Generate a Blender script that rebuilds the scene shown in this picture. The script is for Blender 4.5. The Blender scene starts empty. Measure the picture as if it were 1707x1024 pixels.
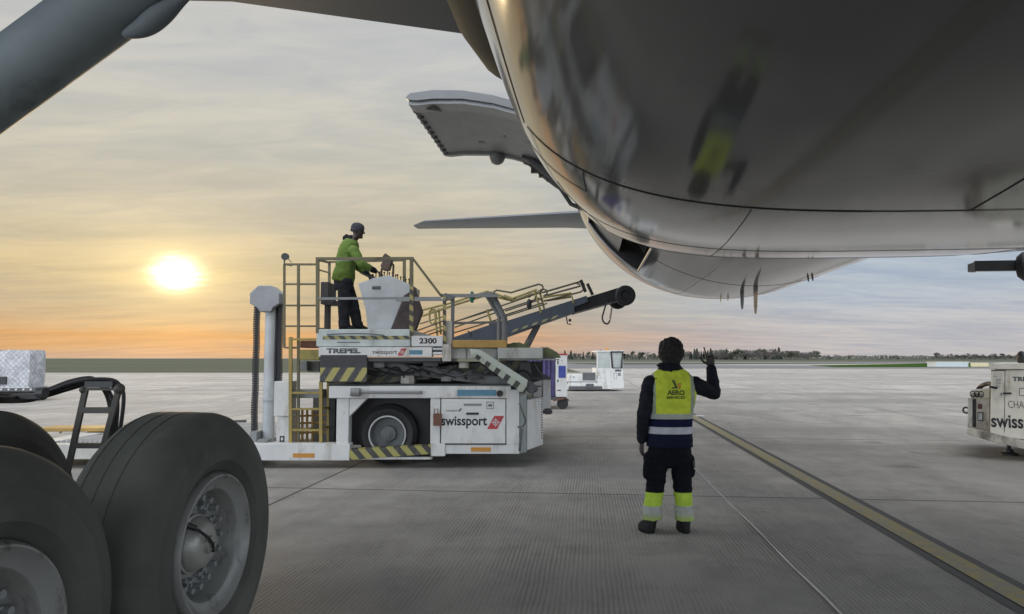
import bpy, bmesh, math, random
from mathutils import Vector, Matrix, noise
from mathutils.bvhtree import BVHTree
R = math.radians
S = bpy.context.scene
COL = S.collection

# ------------------------------------------------------------------ camera
FPX, CX, CY, HZ = 1190.0, 853.5, 512.0, 597.0
PITCH = math.atan((HZ - CY) / FPX)
CAMZ = 1.57
cam_d = bpy.data.cameras.new('camera'); cam = bpy.data.objects.new('camera', cam_d); COL.objects.link(cam)
cam_d.sensor_width = 36.0; cam_d.lens = FPX / 1707 * 36.0
cam_d.clip_start = 0.05; cam_d.clip_end = 9000
cam.location = (0, 0, CAMZ); cam.rotation_euler = (math.pi / 2 + PITCH, 0, 0)
S.camera = cam
CAM = Vector((0, 0, CAMZ))

def ray(u, v):
    a = (u - CX) / FPX; b = (CY - v) / FPX
    return Vector((a, math.cos(PITCH) - b * math.sin(PITCH), b * math.cos(PITCH) + math.sin(PITCH)))
def P(u, v, Y):                         # photograph pixel -> point at distance Y
    d = ray(u, v); return CAM + d * (Y / d.y)
def G(u, v, z=0.0):                     # photograph pixel -> point on the ground
    d = ray(u, v); return CAM + d * ((z - CAMZ) / d.z)

# ------------------------------------------------------------------ node helpers
class NT:
    def __init__(s, tree): s.t = tree; s.n = tree.nodes; s.l = tree.links
    def new(s, ty, **kw):
        n = s.n.new(ty)
        for k, v in kw.items(): setattr(n, k, v)
        return n
    def link(s, a, b): s.l.new(a, b)
    def put(s, sock, v):
        if isinstance(v, bpy.types.NodeSocket): s.link(v, sock)
        elif v is not None:
            if hasattr(sock.default_value, '__len__') and len(sock.default_value) == 4 and len(v) == 3: v = (*v, 1)
            sock.default_value = v
    def m(s, op, a, b=None, c=None, clamp=False):
        n = s.new('ShaderNodeMath', operation=op); n.use_clamp = clamp
        s.put(n.inputs[0], a)
        if b is not None: s.put(n.inputs[1], b)
        if c is not None: s.put(n.inputs[2], c)
        return n.outputs[0]
    def vm(s, op, a, b=None):
        n = s.new('ShaderNodeVectorMath', operation=op); s.put(n.inputs[0], a)
        if b is not None: s.put(n.inputs[1], b)
        return n.outputs['Value'] if op in ('DOT_PRODUCT', 'LENGTH') else n.outputs[0]
    def mix(s, f, a, b, bt='MIX'):
        n = s.new('ShaderNodeMix', data_type='RGBA', blend_type=bt)
        s.put(n.inputs[0], f); s.put(n.inputs[6], a); s.put(n.inputs[7], b); return n.outputs[2]
    def sstep(s, x, lo, hi, a=0.0, b=1.0):
        n = s.new('ShaderNodeMapRange', interpolation_type='SMOOTHSTEP')
        s.put(n.inputs[0], x); n.inputs[1].default_value = lo; n.inputs[2].default_value = hi
        n.inputs[3].default_value = a; n.inputs[4].default_value = b; return n.outputs[0]
    def noise(s, vec, scale, detail=4, rough=0.5, dist=0.0):
        n = s.new('ShaderNodeTexNoise'); s.put(n.inputs['Vector'], vec)
        n.inputs['Scale'].default_value = scale; n.inputs['Detail'].default_value = detail
        n.inputs['Roughness'].default_value = rough; n.inputs['Distortion'].default_value = dist
        return n.outputs[0]
    def mapping(s, vec, loc=(0,0,0), rot=(0,0,0), scale=(1,1,1)):
        n = s.new('ShaderNodeMapping'); s.put(n.inputs[0], vec)
        n.inputs[1].default_value = loc; n.inputs[2].default_value = rot; n.inputs[3].default_value = scale; return n.outputs[0]
    def ramp(s, f, stops):
        n = s.new('ShaderNodeValToRGB'); s.put(n.inputs[0], f); e = n.color_ramp.elements
        while len(e) < len(stops): e.new(0.5)
        for el, (p, c) in zip(e, stops): el.position = p; el.color = (*c, 1)
        return n.outputs[0]
    def sep(s, v):
        n = s.new('ShaderNodeSeparateXYZ'); s.put(n.inputs[0], v); return n.outputs
    def comb(s, x, y, z):
        n = s.new('ShaderNodeCombineXYZ'); s.put(n.inputs[0], x); s.put(n.inputs[1], y); s.put(n.inputs[2], z); return n.outputs[0]

# ------------------------------------------------------------------ world: veiled low sun in thin cloud
SUNDIR = ray(294, 457).normalized()
SUN_EL = math.asin(SUNDIR.z); SUN_AZ = math.atan2(SUNDIR.x, SUNDIR.y)
W = bpy.data.worlds.new('World'); S.world = W; W.use_nodes = True
t = NT(W.node_tree); t.n.clear()
tc = t.new('ShaderNodeTexCoord'); D = tc.outputs['Generated']
sky = t.new('ShaderNodeTexSky', sky_type='NISHITA', sun_disc=False)
sky.sun_elevation = SUN_EL; sky.sun_rotation = SUN_AZ
dx, dy, dz = t.sep(D)
el = t.m('MULTIPLY', t.m('ARCSINE', dz), 180 / math.pi)
# cloud deck coordinates (projected on a high layer) streaked sideways
zz = t.m('ADD', t.m('MAXIMUM', dz, 0.0), 0.09)
px = t.m('DIVIDE', dx, zz); py = t.m('DIVIDE', dy, zz)
cv = t.comb(px, py, 0.0)
n1 = t.noise(t.mapping(cv, loc=(3.1, 1.7, 0), rot=(0, 0, R(14)), scale=(0.55, 1.5, 1)), 1.15, 8, 0.58, 0.55)
n2 = t.noise(t.mapping(cv, loc=(9.1, 4.7, 0), rot=(0, 0, R(-22)), scale=(1.1, 2.6, 1)), 2.3, 7, 0.62, 0.8)
st = t.noise(t.comb(t.m('MULTIPLY', t.m('ARCTAN2', dx, dy), 3.0), 0.0, t.m('MULTIPLY', el, 0.62)), 1.0, 6, 0.6, 0.35)
elw = t.m('ADD', el, t.m('MULTIPLY', t.m('SUBTRACT', st, 0.5), 3.2))
elf = t.m('DIVIDE', t.m('MAXIMUM', elw, 0.0), 90.0)
E = lambda d: d / 90.0
warm = t.ramp(elf, [(0, (.47, .35, .28)), (E(.9), (.56, .34, .19)), (E(1.7), (.62, .33, .15)), (E(2.7), (.52, .39, .25)), (E(4.2), (.50, .42, .29)),
                    (E(6.5), (.61, .505, .31)), (E(10), (.61, .545, .41)), (E(15), (.59, .57, .49)), (E(22), (.57, .575, .56)), (E(35), (.52, .53, .55)), (1, (.50, .52, .56))])
cool = t.ramp(elf, [(0, (.56, .52, .52)), (E(2), (.54, .54, .57)), (E(5), (.48, .54, .62)), (E(10), (.46, .54, .64)), (E(18), (.55, .59, .64)),
                    (E(35), (.52, .54, .57)), (1, (.50, .52, .56))])
cosang = t.vm('DOT_PRODUCT', D, tuple(SUNDIR))
ang = t.m('MULTIPLY', t.m('ARCCOSINE', t.m('MINIMUM', cosang, 1.0)), 180 / math.pi)
base = t.mix(t.sstep(ang, 16, 54), warm, cool)
# cloud texture: light and dark streaks
cl = t.m('ADD', t.m('MULTIPLY', n1, 0.62), t.m('MULTIPLY', n2, 0.38))
clm = t.sstep(cl, 0.30, 0.70, 0.87, 1.12)
tint = t.mix(t.sstep(cl, 0.36, 0.64), (.95, .98, 1.035), (1.04, 1.01, .96))
base = t.mix(1.0, base, tint, 'MULTIPLY')
cb = t.new('ShaderNodeVectorMath', operation='SCALE'); t.put(cb.inputs[0], base); t.put(cb.inputs['Scale'], clm)
# the sun's glow through the veil
# flatter sideways blob: weigh elevation more
dele = t.m('SUBTRACT', el, math.degrees(SUN_EL))
ang2 = t.m('SQRT', t.m('ADD', t.m('MULTIPLY', ang, ang), t.m('MULTIPLY', t.m('MULTIPLY', dele, dele), 0.9)))
angn = t.m('ADD', ang2, t.m('MULTIPLY', t.m('SUBTRACT', n2, 0.5), 1.6))
def gl(w, k):
    q = t.m('DIVIDE', angn, w)
    return t.m('MULTIPLY', t.m('POWER', math.e, t.m('MULTIPLY', t.m('MULTIPLY', q, q), -1.0)), k)
glow = t.new('ShaderNodeVectorMath', operation='SCALE'); t.put(glow.inputs[0], (1.0, .86, .55)); t.put(glow.inputs['Scale'], gl(1.18, 5.0))
glow2 = t.new('ShaderNodeVectorMath', operation='SCALE'); t.put(glow2.inputs[0], (1.0, .72, .22)); t.put(glow2.inputs['Scale'], t.m('MULTIPLY', gl(4.2, .36), clm))
glow3 = t.new('ShaderNodeVectorMath', operation='SCALE'); t.put(glow3.inputs[0], (1.0, .72, .28)); t.put(glow3.inputs['Scale'], t.m('MULTIPLY', gl(14.0, .055), clm))
tot = t.vm('ADD', t.vm('ADD', cb.outputs[0], glow.outputs[0]), t.vm('ADD', glow2.outputs[0], glow3.outputs[0]))
# added fill: sky overhead and behind the camera is brightened to lift the shade
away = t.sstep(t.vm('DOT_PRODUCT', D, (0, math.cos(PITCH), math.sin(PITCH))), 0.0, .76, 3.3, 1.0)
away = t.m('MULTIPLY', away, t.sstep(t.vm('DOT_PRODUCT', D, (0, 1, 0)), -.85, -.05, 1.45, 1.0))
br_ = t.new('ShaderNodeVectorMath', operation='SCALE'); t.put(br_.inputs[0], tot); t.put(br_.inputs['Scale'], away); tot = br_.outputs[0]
low = t.sstep(dz, -0.04, 0.0)
tot = t.mix(low, (.22, .21, .20), tot)
bg1 = t.new('ShaderNodeBackground'); t.put(bg1.inputs[0], sky.outputs[0]); bg1.inputs[1].default_value = 0.05
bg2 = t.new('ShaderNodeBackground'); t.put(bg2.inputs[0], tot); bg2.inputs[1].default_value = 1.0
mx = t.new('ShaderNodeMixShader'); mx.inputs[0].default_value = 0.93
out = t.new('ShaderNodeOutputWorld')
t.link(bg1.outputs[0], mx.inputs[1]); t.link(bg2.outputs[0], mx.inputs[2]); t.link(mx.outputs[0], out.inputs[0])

sun_d = bpy.data.lights.new('sun', 'SUN'); sun_d.energy = 0.6; sun_d.angle = R(6); sun_d.color = (1.0, .74, .42)
sun = bpy.data.objects.new('sun', sun_d); COL.objects.link(sun)
sun.rotation_euler = SUNDIR.to_track_quat('Z', 'Y').to_euler(); sun.location = (-30, 60, 20)

S.view_settings.view_transform = 'Standard'; S.view_settings.look = 'None'
S.view_settings.gamma = 1.0; S.view_settings.use_curve_mapping = False
S.view_settings.exposure = 0.0
S.render.engine = 'CYCLES'
S.cycles.max_bounces = 8; S.cycles.diffuse_bounces = 4; S.cycles.glossy_bounces = 4
S.cycles.use_denoising = True
S.cycles.sample_clamp_indirect = 6.0

# ------------------------------------------------------------------ materials
MATS = {}
def mat(name, col, rough=0.5, metal=0.0, var=0.10, vscale=4.0, dirt=None, dirt_amt=0.0, dirt_scale=3.0, bump=0.0, bscale=60.0, coat=0.0, spec=0.5, stretch=(1, 1, 1), sub=None):
    if name in MATS: return MATS[name]
    m = bpy.data.materials.new(name); m.use_nodes = True; t = NT(m.node_tree)
    b = t.n['Principled BSDF']
    v = t.mapping(t.new('ShaderNodeTexCoord').outputs['Object'], scale=stretch)
    n = t.noise(v, vscale, 5, 0.6)
    lo = tuple(c * (1 - var) for c in col); hi = tuple(min(1, c * (1 + var)) for c in col)
    c = t.mix(t.sstep(n, .3, .7), lo, hi)
    r = rough
    if dirt:
        dn = t.noise(t.mapping(v, scale=(1, 1, .35)), dirt_scale, 8, 0.68, 0.3)
        dm = t.sstep(dn, 0.62 - .25 * dirt_amt, 0.80 - .2 * dirt_amt, 0, min(1, .45 + dirt_amt))
        c = t.mix(dm, c, dirt)
        r = t.m('ADD', rough, t.m('MULTIPLY', dm, 0.25), clamp=True)
    t.put(b.inputs['Base Color'], c); t.put(b.inputs['Roughness'], r)
    b.inputs['Metallic'].default_value = metal; b.inputs['Coat Weight'].default_value = coat; b.inputs['Coat Roughness'].default_value = .06
    b.inputs['Specular IOR Level'].default_value = spec
    if bump:
        bn = t.new('ShaderNodeBump'); bn.inputs['Strength'].default_value = bump; bn.inputs['Distance'].default_value = .01
        t.put(bn.inputs['Height'], t.noise(v, bscale, 4, .6)); t.link(bn.outputs[0], b.inputs['Normal'])
    MATS[name] = m; return m

def stripes(name, c1, c2, direction, period, duty=0.5, rough=.5):
    m = bpy.data.materials.new(name); m.use_nodes = True; t = NT(m.node_tree); b = t.n['Principled BSDF']
    o = t.new('ShaderNodeTexCoord').outputs['Object']
    f = t.m('FRACT', t.m('ADD', t.m('DIVIDE', t.vm('DOT_PRODUCT', o, direction), period), 100.0))
    wear = t.noise(o, 14, 6, .7)
    msk = t.m('GREATER_THAN', f, duty)
    c = t.mix(msk, c1, c2)
    c = t.mix(t.sstep(wear, .52, .72, 0, .7), c, (.22, .21, .18))
    t.put(b.inputs['Base Color'], c); b.inputs['Roughness'].default_value = rough
    return m

WHITE = mat('white_paint', (.66, .66, .64), .42, dirt=(.34, .29, .22), dirt_amt=.34, var=.06)
WHITE2 = mat('dirty_white_paint', (.55, .54, .49), .5, dirt=(.22, .19, .14), dirt_amt=.5, var=.10)
CREAM = mat('cream_paint', (.74, .70, .585), .5, dirt=(.34, .29, .20), dirt_amt=.30, var=.08)
GREY = mat('grey_paint', (.24, .25, .25), .5, dirt=(.10, .10, .09), dirt_amt=.3)
DGREY = mat('dark_grey_steel', (.085, .088, .09), .55, dirt=(.04, .04, .035), dirt_amt=.3)
BLACK = mat('black_steel', (.022, .022, .024), .5)
YELLOW = mat('faded_yellow_paint', (.34, .255, .07), .5, dirt=(.16, .12, .06), dirt_amt=.4)
OCHRE = mat('ochre_paint', (.40, .25, .07), .55, dirt=(.16, .11, .05), dirt_amt=.4)
BROWN = mat('brown_canvas', (.062, .048, .046), .85, var=.25, vscale=7, bump=.4, bscale=14)
RUBBER = mat('tyre_rubber', (.088, .092, .080), .85, var=.18, vscale=3, bump=.12, bscale=90, dirt=(.15, .15, .135), dirt_amt=.3, dirt_scale=4)
RUBBER2 = mat('black_rubber', (.02, .02, .021), .6)
STEELB = mat('blue_grey_steel', (.075, .092, .12), .5, dirt=(.06, .06, .06), dirt_amt=.35)
RIM = mat('grey_wheel_paint', (.27, .275, .26), .42, metal=.15, dirt=(.05, .05, .045), dirt_amt=.4, dirt_scale=9)
HUB = mat('hub_cap_metal', (.38, .38, .35), .42, metal=.35, dirt=(.10, .10, .09), dirt_amt=.3)
ORANGE = mat('orange_reflector', (.55, .25, .04), .35)
BLUEP = mat('blue_panel', (.09, .22, .31), .35, var=.15)
DBLUE = mat('deep_blue_panel', (.05, .07, .30), .4)
PURPLE = mat('purple_curtain', (.10, .085, .21), .7, var=.2, vscale=5, bump=.3, bscale=8)
RED = mat('red_paint', (.44, .05, .055), .4)
INK = mat('black_lettering', (.025, .025, .03), .5)
INKG = mat('grey_lettering', (.10, .12, .13), .5)
TEAL = mat('teal_plastic', (.02, .20, .16), .5)
OLIVE = mat('olive_tarpaulin', (.13, .15, .075), .8, var=.25, vscale=6, bump=.5, bscale=9)
GLASS = mat('window_glass', (.42, .46, .44), .06, spec=.6)
ALU = mat('bare_metal', (.5, .5, .5), .35, metal=.8)
RUST = mat('rust_brown', (.15, .07, .045), .7)

# ------------------------------------------------------------------ mesh builder
WL = {}
def custom(o, label=None, cat=None, group=None, kind=None):
    if label: o['label'] = label
    if cat: o['category'] = cat
    if group: o['group'] = group
    if kind: o['kind'] = kind
    return o
def thing(name, label, cat, loc=(0, 0, 0), group=None):
    o = bpy.data.objects.new(name, None); COL.objects.link(o); o.location = loc; o.empty_display_size = .3
    WL[o.name] = Vector(loc); return custom(o, label, cat, group)

class MB:
    def __init__(s): s.b = bmesh.new()
    def face(s, pts, mi=0):
        f = s.b.faces.new([s.b.verts.new(p) for p in pts]); f.material_index = mi; return f
    def box(s, x0, x1, y0, y1, z0, z1):
        s.prism([(x0, y0, z0), (x1, y0, z0), (x1, y0, z1), (x0, y0, z1)], (0, y1 - y0, 0)); return s
    def prism(s, poly, vec, mi=0):
        vec = Vector(vec); a = [s.b.verts.new(p) for p in poly]; c = [s.b.verts.new(Vector(p) + vec) for p in poly]; n = len(a)
        fs = [s.b.faces.new(a), s.b.faces.new(c[::-1])]
        for i in range(n): fs.append(s.b.faces.new([a[i], c[i], c[(i + 1) % n], a[(i + 1) % n]]))
        for f in fs: f.material_index = mi
        return s
    def loft(s, rings, caps=True, closed=True, mi=0):
        rs = [[s.b.verts.new(p) for p in r] for r in rings]; n = len(rs[0])
        for a, c in zip(rs, rs[1:]):
            for i in range(n if closed else n - 1):
                j = (i + 1) % n; f = s.b.faces.new([a[i], a[j], c[j], c[i]]); f.material_index = mi
        if caps and closed:
            s.b.faces.new(rs[0][::-1]); s.b.faces.new(rs[-1])
        return s
    def tube(s, pts, r, n=8, rs=None):
        pts = [Vector(p) for p in pts]; rings = []; up = None
        for i, p in enumerate(pts):
            a = pts[max(i - 1, 0)]; c = pts[min(i + 1, len(pts) - 1)]
            d = (c - a).normalized()
            if up is None: up = d.orthogonal().normalized()
            up = (up - d * up.dot(d)).normalized(); q = d.cross(up)
            rr = rs[i] if rs else r
            k = 1.0
            if 0 < i < len(pts) - 1:
                cs = (p - a).normalized().dot((c - p).normalized()); k = 1 / max(.6, math.sqrt((1 + cs) / 2))
            rings.append([p + (up * math.cos(2 * math.pi * j / n) + q * math.sin(2 * math.pi * j / n)) * rr for j in range(n)])
        return s.loft(rings)
    def cyl(s, p0, p1, r0, r1=None, n=16):
        return s.tube([p0, p1], r0, n, [r0, r0 if r1 is None else r1])
    def bar(s, p0, p1, w, h=None, up=(0, 0, 1)):
        p0, p1 = Vector(p0), Vector(p1); h = h or w; d = (p1 - p0).normalized(); up = Vector(up)
        if abs(d.dot(up)) > .95: up = Vector((0, 1, 0))
        q = d.cross(up).normalized(); u = q.cross(d)
        poly = [p0 + q * w / 2 * a + u * h / 2 * b for a, b in ((-1, -1), (1, -1), (1, 1), (-1, 1))]
        return s.prism(poly, p1 - p0)
    def lathe(s, org, axis, prof, n=48, mi=0, caps=True):
        axis = Vector(axis).normalized(); e = Vector((0, 0, 1)) if abs(axis.z) < .9 else Vector((1, 0, 0))
        u = (e - axis * e.dot(axis)).normalized(); w = axis.cross(u); org = Vector(org)
        rings = [[org + axis * a + (u * math.cos(2 * math.pi * j / n) + w * math.sin(2 * math.pi * j / n)) * max(r, 1e-4) for j in range(n)] for a, r in prof]
        return s.loft(rings, mi=mi, caps=caps)
    def ball(s, c, r, nu=16, nv=10):
        if not hasattr(r, '__len__'): r = (r, r, r)
        c = Vector(c); rings = []
        for i in range(nv + 1):
            a = -math.pi / 2 + math.pi * i / nv; k = max(math.cos(a), .004)
            rings.append([c + Vector((r[0] * k * math.cos(2 * math.pi * j / nu), r[1] * k * math.sin(2 * math.pi * j / nu), r[2] * math.sin(a))) for j in range(nu)])
        return s.loft(rings)
    def cap(s, p0, r0, p1, r1, n=14):              # tapered capsule
        p0, p1 = Vector(p0), Vector(p1); d = p1 - p0; L = d.length; d = d.normalized() if L > 1e-6 else Vector((0, 0, 1))
        up = d.orthogonal().normalized(); q = d.cross(up); rings = []
        prof = []
        for i in range(5):
            a = math.pi / 2 * (1 - i / 4); prof.append((-r0 * math.sin(a), r0 * math.cos(a)))
        for i in range(5):
            a = math.pi / 2 * (i / 4); prof.append((L + r1 * math.sin(a), r1 * math.cos(a)))
        for a, r in prof:
            r = max(r, .0006); rings.append([p0 + d * a + (up * math.cos(2 * math.pi * j / n) + q * math.sin(2 * math.pi * j / n)) * r for j in range(n)])
        return s.loft(rings)
    def mesh(s, name, smooth=True, recalc=True, center=True):
        b = s.b
        if recalc: bmesh.ops.recalc_face_normals(b, faces=b.faces)
        ctr = Vector((0, 0, 0))
        if center:
            xs = [v.co for v in b.verts]
            lo = Vector([min(v[i] for v in xs) for i in range(3)]); hi = Vector([max(v[i] for v in xs) for i in range(3)]); ctr = (lo + hi) / 2
            for v in b.verts: v.co -= ctr
        if smooth:
            for f in b.faces: f.smooth = True
            for e in b.edges:
                if len(e.link_faces) == 2 and e.calc_face_angle(0) > .62: e.smooth = False
        me = bpy.data.meshes.new(name); b.to_mesh(me); b.free(); return me, ctr
    def build(s, name, mats, parent=None, smooth=True, bevel=0.0, label=None, center=True):
        me, ctr = s.mesh(name, smooth, True, center)
        for m in (mats if isinstance(mats, (list, tuple)) else [mats]): me.materials.append(m)
        return place(name, me, ctr, parent, bevel, label)
def place(name, me, ctr, parent=None, bevel=0.0, label=None):
    o = bpy.data.objects.new(name, me); COL.objects.link(o)
    if parent: o.parent = parent; o.location = Vector(ctr) - WL[parent.name]
    else: o.location = ctr
    WL[o.name] = Vector(ctr)
    if bevel:
        md = o.modifiers.new('bevel', 'BEVEL'); md.width = bevel; md.segments = 2; md.limit_method = 'ANGLE'; md.angle_limit = R(40)
    if label: o['label'] = label
    return o

def evaluated(o):
    dg = bpy.context.evaluated_depsgraph_get(); dg.update()
    return bpy.data.meshes.new_from_object(o.evaluated_get(dg), depsgraph=dg)
def remeshed(mb, voxel, smooth_it=4, disp=0.0, dsize=.12, cut=None):
    """one continuous skin from overlapping volumes"""
    me, c = mb.mesh('tmp', False, True, False)
    o = bpy.data.objects.new('tmp', me); COL.objects.link(o)
    md = o.modifiers.new('r', 'REMESH'); md.mode = 'VOXEL'; md.voxel_size = voxel
    sm = o.modifiers.new('s', 'SMOOTH'); sm.iterations = smooth_it; sm.factor = .5
    me2 = evaluated(o); bpy.data.objects.remove(o); bpy.data.meshes.remove(me)
    if disp:
        nn = [v.normal.copy() for v in me2.vertices]
        for v, n in zip(me2.vertices, nn):
            p = v.co / dsize; k = noise.noise(Vector((p.x, p.y, p.z * 1.8))) + .5 * noise.noise(Vector((p.x * 2.3, p.y * 2.3, p.z * 3.2 + 7)))
            v.co += n * k * disp
    for p in me2.polygons: p.use_smooth = True
    return me2
def mesh_part(name, me, mats, parent=None, label=None):
    lo = Vector([min(v.co[i] for v in me.vertices) for i in range(3)]); hi = Vector([max(v.co[i] for v in me.vertices) for i in range(3)]); c = (lo + hi) / 2
    me.transform(Matrix.Translation(-c)); me.name = name; me.materials.clear()
    for m in (mats if isinstance(mats, (list, tuple)) else [mats]): me.materials.append(m)
    return place(name, me, c, parent, 0, label)

def text_mesh(s, bold=0.0):
    cu = bpy.data.curves.new('txt', 'FONT'); cu.body = s; cu.size = 1; cu.offset = bold; cu.resolution_u = 4; cu.fill_mode = 'FRONT'
    o = bpy.data.objects.new('txt', cu); COL.objects.link(o); me = evaluated(o)
    bpy.data.objects.remove(o); bpy.data.curves.remove(cu); return me
def lettering(s, p0, w, h, m, parent, right=(1, 0, 0), up=(0, 0, 1), bold=.0, name='lettering', conform=None, off=.003, keep=False):
    """text whose lower-left corner is p0, fitted to w x h, standing a hair proud of its surface"""
    me = text_mesh(s, bold); xs = [v.co.x for v in me.vertices]; ys = [v.co.y for v in me.vertices]
    x0, x1, y0, y1 = min(xs), max(xs), min(ys), max(ys); p0 = Vector(p0); right = Vector(right).normalized(); up = Vector(up).normalized()
    b = bmesh.new(); b.from_mesh(me); bpy.data.meshes.remove(me)
    nrm = right.cross(up)
    for v in b.verts: v.co = p0 + right * ((v.co.x - x0) / (x1 - x0) * w) + up * ((v.co.y - y0) / (y1 - y0) * h)
    r = bmesh.ops.extrude_face_region(b, geom=list(b.faces))
    ev = [g for g in r['geom'] if isinstance(g, bmesh.types.BMVert)]
    if conform:
        for v in b.verts:
            hit = conform.ray_cast(v.co, -nrm, 2)
            if hit[0]: v.co = hit[0] + nrm * off
    for v in ev: v.co += nrm * .002
    mb = MB(); mb.b.free(); mb.b = b
    return mb.build(name, m, parent, smooth=False)
def patch(pts, m, parent, name, off=.004, th=.003):
    """thin plate whose outline is pts (counter-clockwise seen from its front)"""
    pts = [Vector(p) for p in pts]; n = (pts[1] - pts[0]).cross(pts[2] - pts[0]).normalized()
    return MB().prism([p + n * off for p in pts], -n * th).build(name, m, parent, smooth=False)

# ================================================================== SETTING
AX = math.atan((979.0 - CX) / FPX * math.cos(PITCH))      # aircraft / slab axis, to the right of straight ahead
CA, SA = math.cos(AX), math.sin(AX)
def F(lat, s, z): return Vector((lat * CA + s * SA, -lat * SA + s * CA, z))
def toF(p): return Vector((p[0] * CA - p[1] * SA, p[0] * SA + p[1] * CA, p[2]))
def PS(u, v, s):                                         # photograph pixel -> point at distance s along the aircraft axis
    d = ray(u, v); f = toF(d); return CAM + d * (s / f.y)

def concrete():
    m = bpy.data.materials.new('apron_concrete'); m.use_nodes = True; t = NT(m.node_tree); b = t.n['Principled BSDF']
    o = t.new('ShaderNodeTexCoord').outputs['Object']
    r = t.mapping(o, rot=(0, 0, AX))
    X, Y, Z = t.sep(r)
    gx = t.m('DIVIDE', t.m('ADD', X, -2.70 + 610), 6.1); gy = t.m('DIVIDE', t.m('ADD', Y, -8.45 + 610), 6.1)
    fx = t.m('FRACT', gx); fy = t.m('FRACT', gy)
    wn = t.new('ShaderNodeTexWhiteNoise', noise_dimensions='2D'); t.put(wn.inputs['Vector'], t.comb(t.m('FLOOR', gx), t.m('FLOOR', gy), 0))
    slab = t.m('MULTIPLY_ADD', wn.outputs[0], .20, .90)
    n1 = t.noise(r, .35, 8, .62, .4); n2 = t.noise(r, 2.6, 8, .7); n3 = t.noise(r, 95, 3, .65)
    # tyre-swept bands across the taxi lane
    band = t.noise(t.mapping(o, scale=(.012, .30, 1)), 1.0, 6, .62, .25)
    band2 = t.noise(t.mapping(r, scale=(.75, .11, 1)), 1.0, 6, .66, .9)
    c = t.mix(t.sstep(n1, .3, .7), (.345, .318, .282), (.425, .395, .352))
    c = t.mix(t.sstep(n2, .44, .68, 0, .48), c, (.225, .208, .19))
    c = t.mix(t.sstep(n3, .46, .66, 0, .42), c, (.50, .485, .46))
    c = t.mix(t.sstep(n3, .36, .48, .35, 0), c, (.17, .165, .155))
    c = t.mix(t.sstep(band, .46, .62, 0, .42), c, (.19, .19, .19))
    c = t.mix(t.sstep(band2, .52, .70, 0, .30), c, (.20, .195, .19))
    sc = t.new('ShaderNodeVectorMath', operation='SCALE'); t.put(sc.inputs[0], c); t.put(sc.inputs['Scale'], slab); c = sc.outputs[0]
    # dark oil spots
    vo = t.new('ShaderNodeTexVoronoi'); t.put(vo.inputs['Vector'], t.vm('ADD', r, t.comb(t.m('MULTIPLY', n2, .5), t.m('MULTIPLY', n1, .5), 0))); vo.inputs['Scale'].default_value = .55
    c = t.mix(t.sstep(vo.outputs['Distance'], .05, .16, .55, 0), c, (.11, .105, .10))
    pat = t.noise(t.mapping(r, loc=(4.2, 1.3, 0), scale=(.5, .28, 1)), 1.0, 7, .7, 1.1)
    c = t.mix(t.sstep(pat, .56, .66, 0, .30), c, (.16, .15, .138))
    c = t.mix(t.sstep(pat, .30, .40, .22, 0), c, (.50, .475, .43))
    # joints
    jx = t.m('ABSOLUTE', t.m('SUBTRACT', fx, .5)); jy = t.m('ABSOLUTE', t.m('SUBTRACT', fy, .5))
    j = t.m('MAXIMUM', t.m('GREATER_THAN', jx, .5 - .0026), t.m('GREATER_THAN', jy, .5 - .0026))
    je = t.m('MAXIMUM', t.sstep(jx, .49, .4985), t.sstep(jy, .49, .4985))
    c = t.mix(t.m('MULTIPLY', je, .25), c, (.2, .19, .18)); c = t.mix(t.m('MULTIPLY', j, .9), c, (.045, .043, .04))
    # brushed grooves, each slab its own direction
    gv = t.mapping(r, scale=(48, 1.6, 1)); gw = t.mapping(r, scale=(1.6, 48, 1))
    wob = t.noise(t.mapping(r, scale=(2.2, .9, 1)), 1.0, 4, .6)
    def ribs(axis, nz):
        w = t.m('SINE', t.m('ADD', t.m('MULTIPLY', axis, 2 * math.pi / .034), t.m('MULTIPLY', wob, 9.0)))
        return t.m('ADD', t.m('MULTIPLY_ADD', w, .13, .5), t.m('MULTIPLY', t.m('SUBTRACT', nz, .5), .45))
    gr = ribs(X, t.noise(gv, 1.0, 3, .65, .1)); gq = ribs(Y, t.noise(gw, 1.0, 3, .65, .1))
    gm = t.noise(t.mapping(r, scale=(.8, .35, 1)), 1.0, 5, .65, .4)
    pick = t.m('GREATER_THAN', wn.outputs[0], .86)
    g = t.m('ADD', t.m('MULTIPLY', gr, t.m('SUBTRACT', 1.0, pick)), t.m('MULTIPLY', gq, pick))
    c = t.mix(t.m('MULTIPLY', t.sstep(g, .36, .66, .0, .62), t.sstep(gm, .40, .60, .12, 1.0)), c, (.14, .130, .118))
    t.put(b.inputs['Base Color'], c)
    t.put(b.inputs['Roughness'], t.sstep(n1, .3, .7, .80, .92))
    b.inputs['Specular IOR Level'].default_value = .35
    bn = t.new('ShaderNodeBump'); bn.inputs['Strength'].default_value = .7; bn.inputs['Distance'].default_value = .012
    t.put(bn.inputs['Height'], t.m('ADD', t.m('ADD', g, t.m('MULTIPLY', n3, .6)), t.m('MULTIPLY', j, -1.5))); t.link(bn.outputs[0], b.inputs['Normal'])
    return m
def sheet(name, pts, z, m):
    o = MB(); o.face([(x, y, z) for x, y in pts]); ob = o.build(name, m, None, smooth=False, center=False); custom(ob, kind='structure'); return ob
sheet('apron', [(-3000, -600), (3000, -600), (3000, 6000), (-3000, 6000)], 0.0, concrete())

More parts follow.
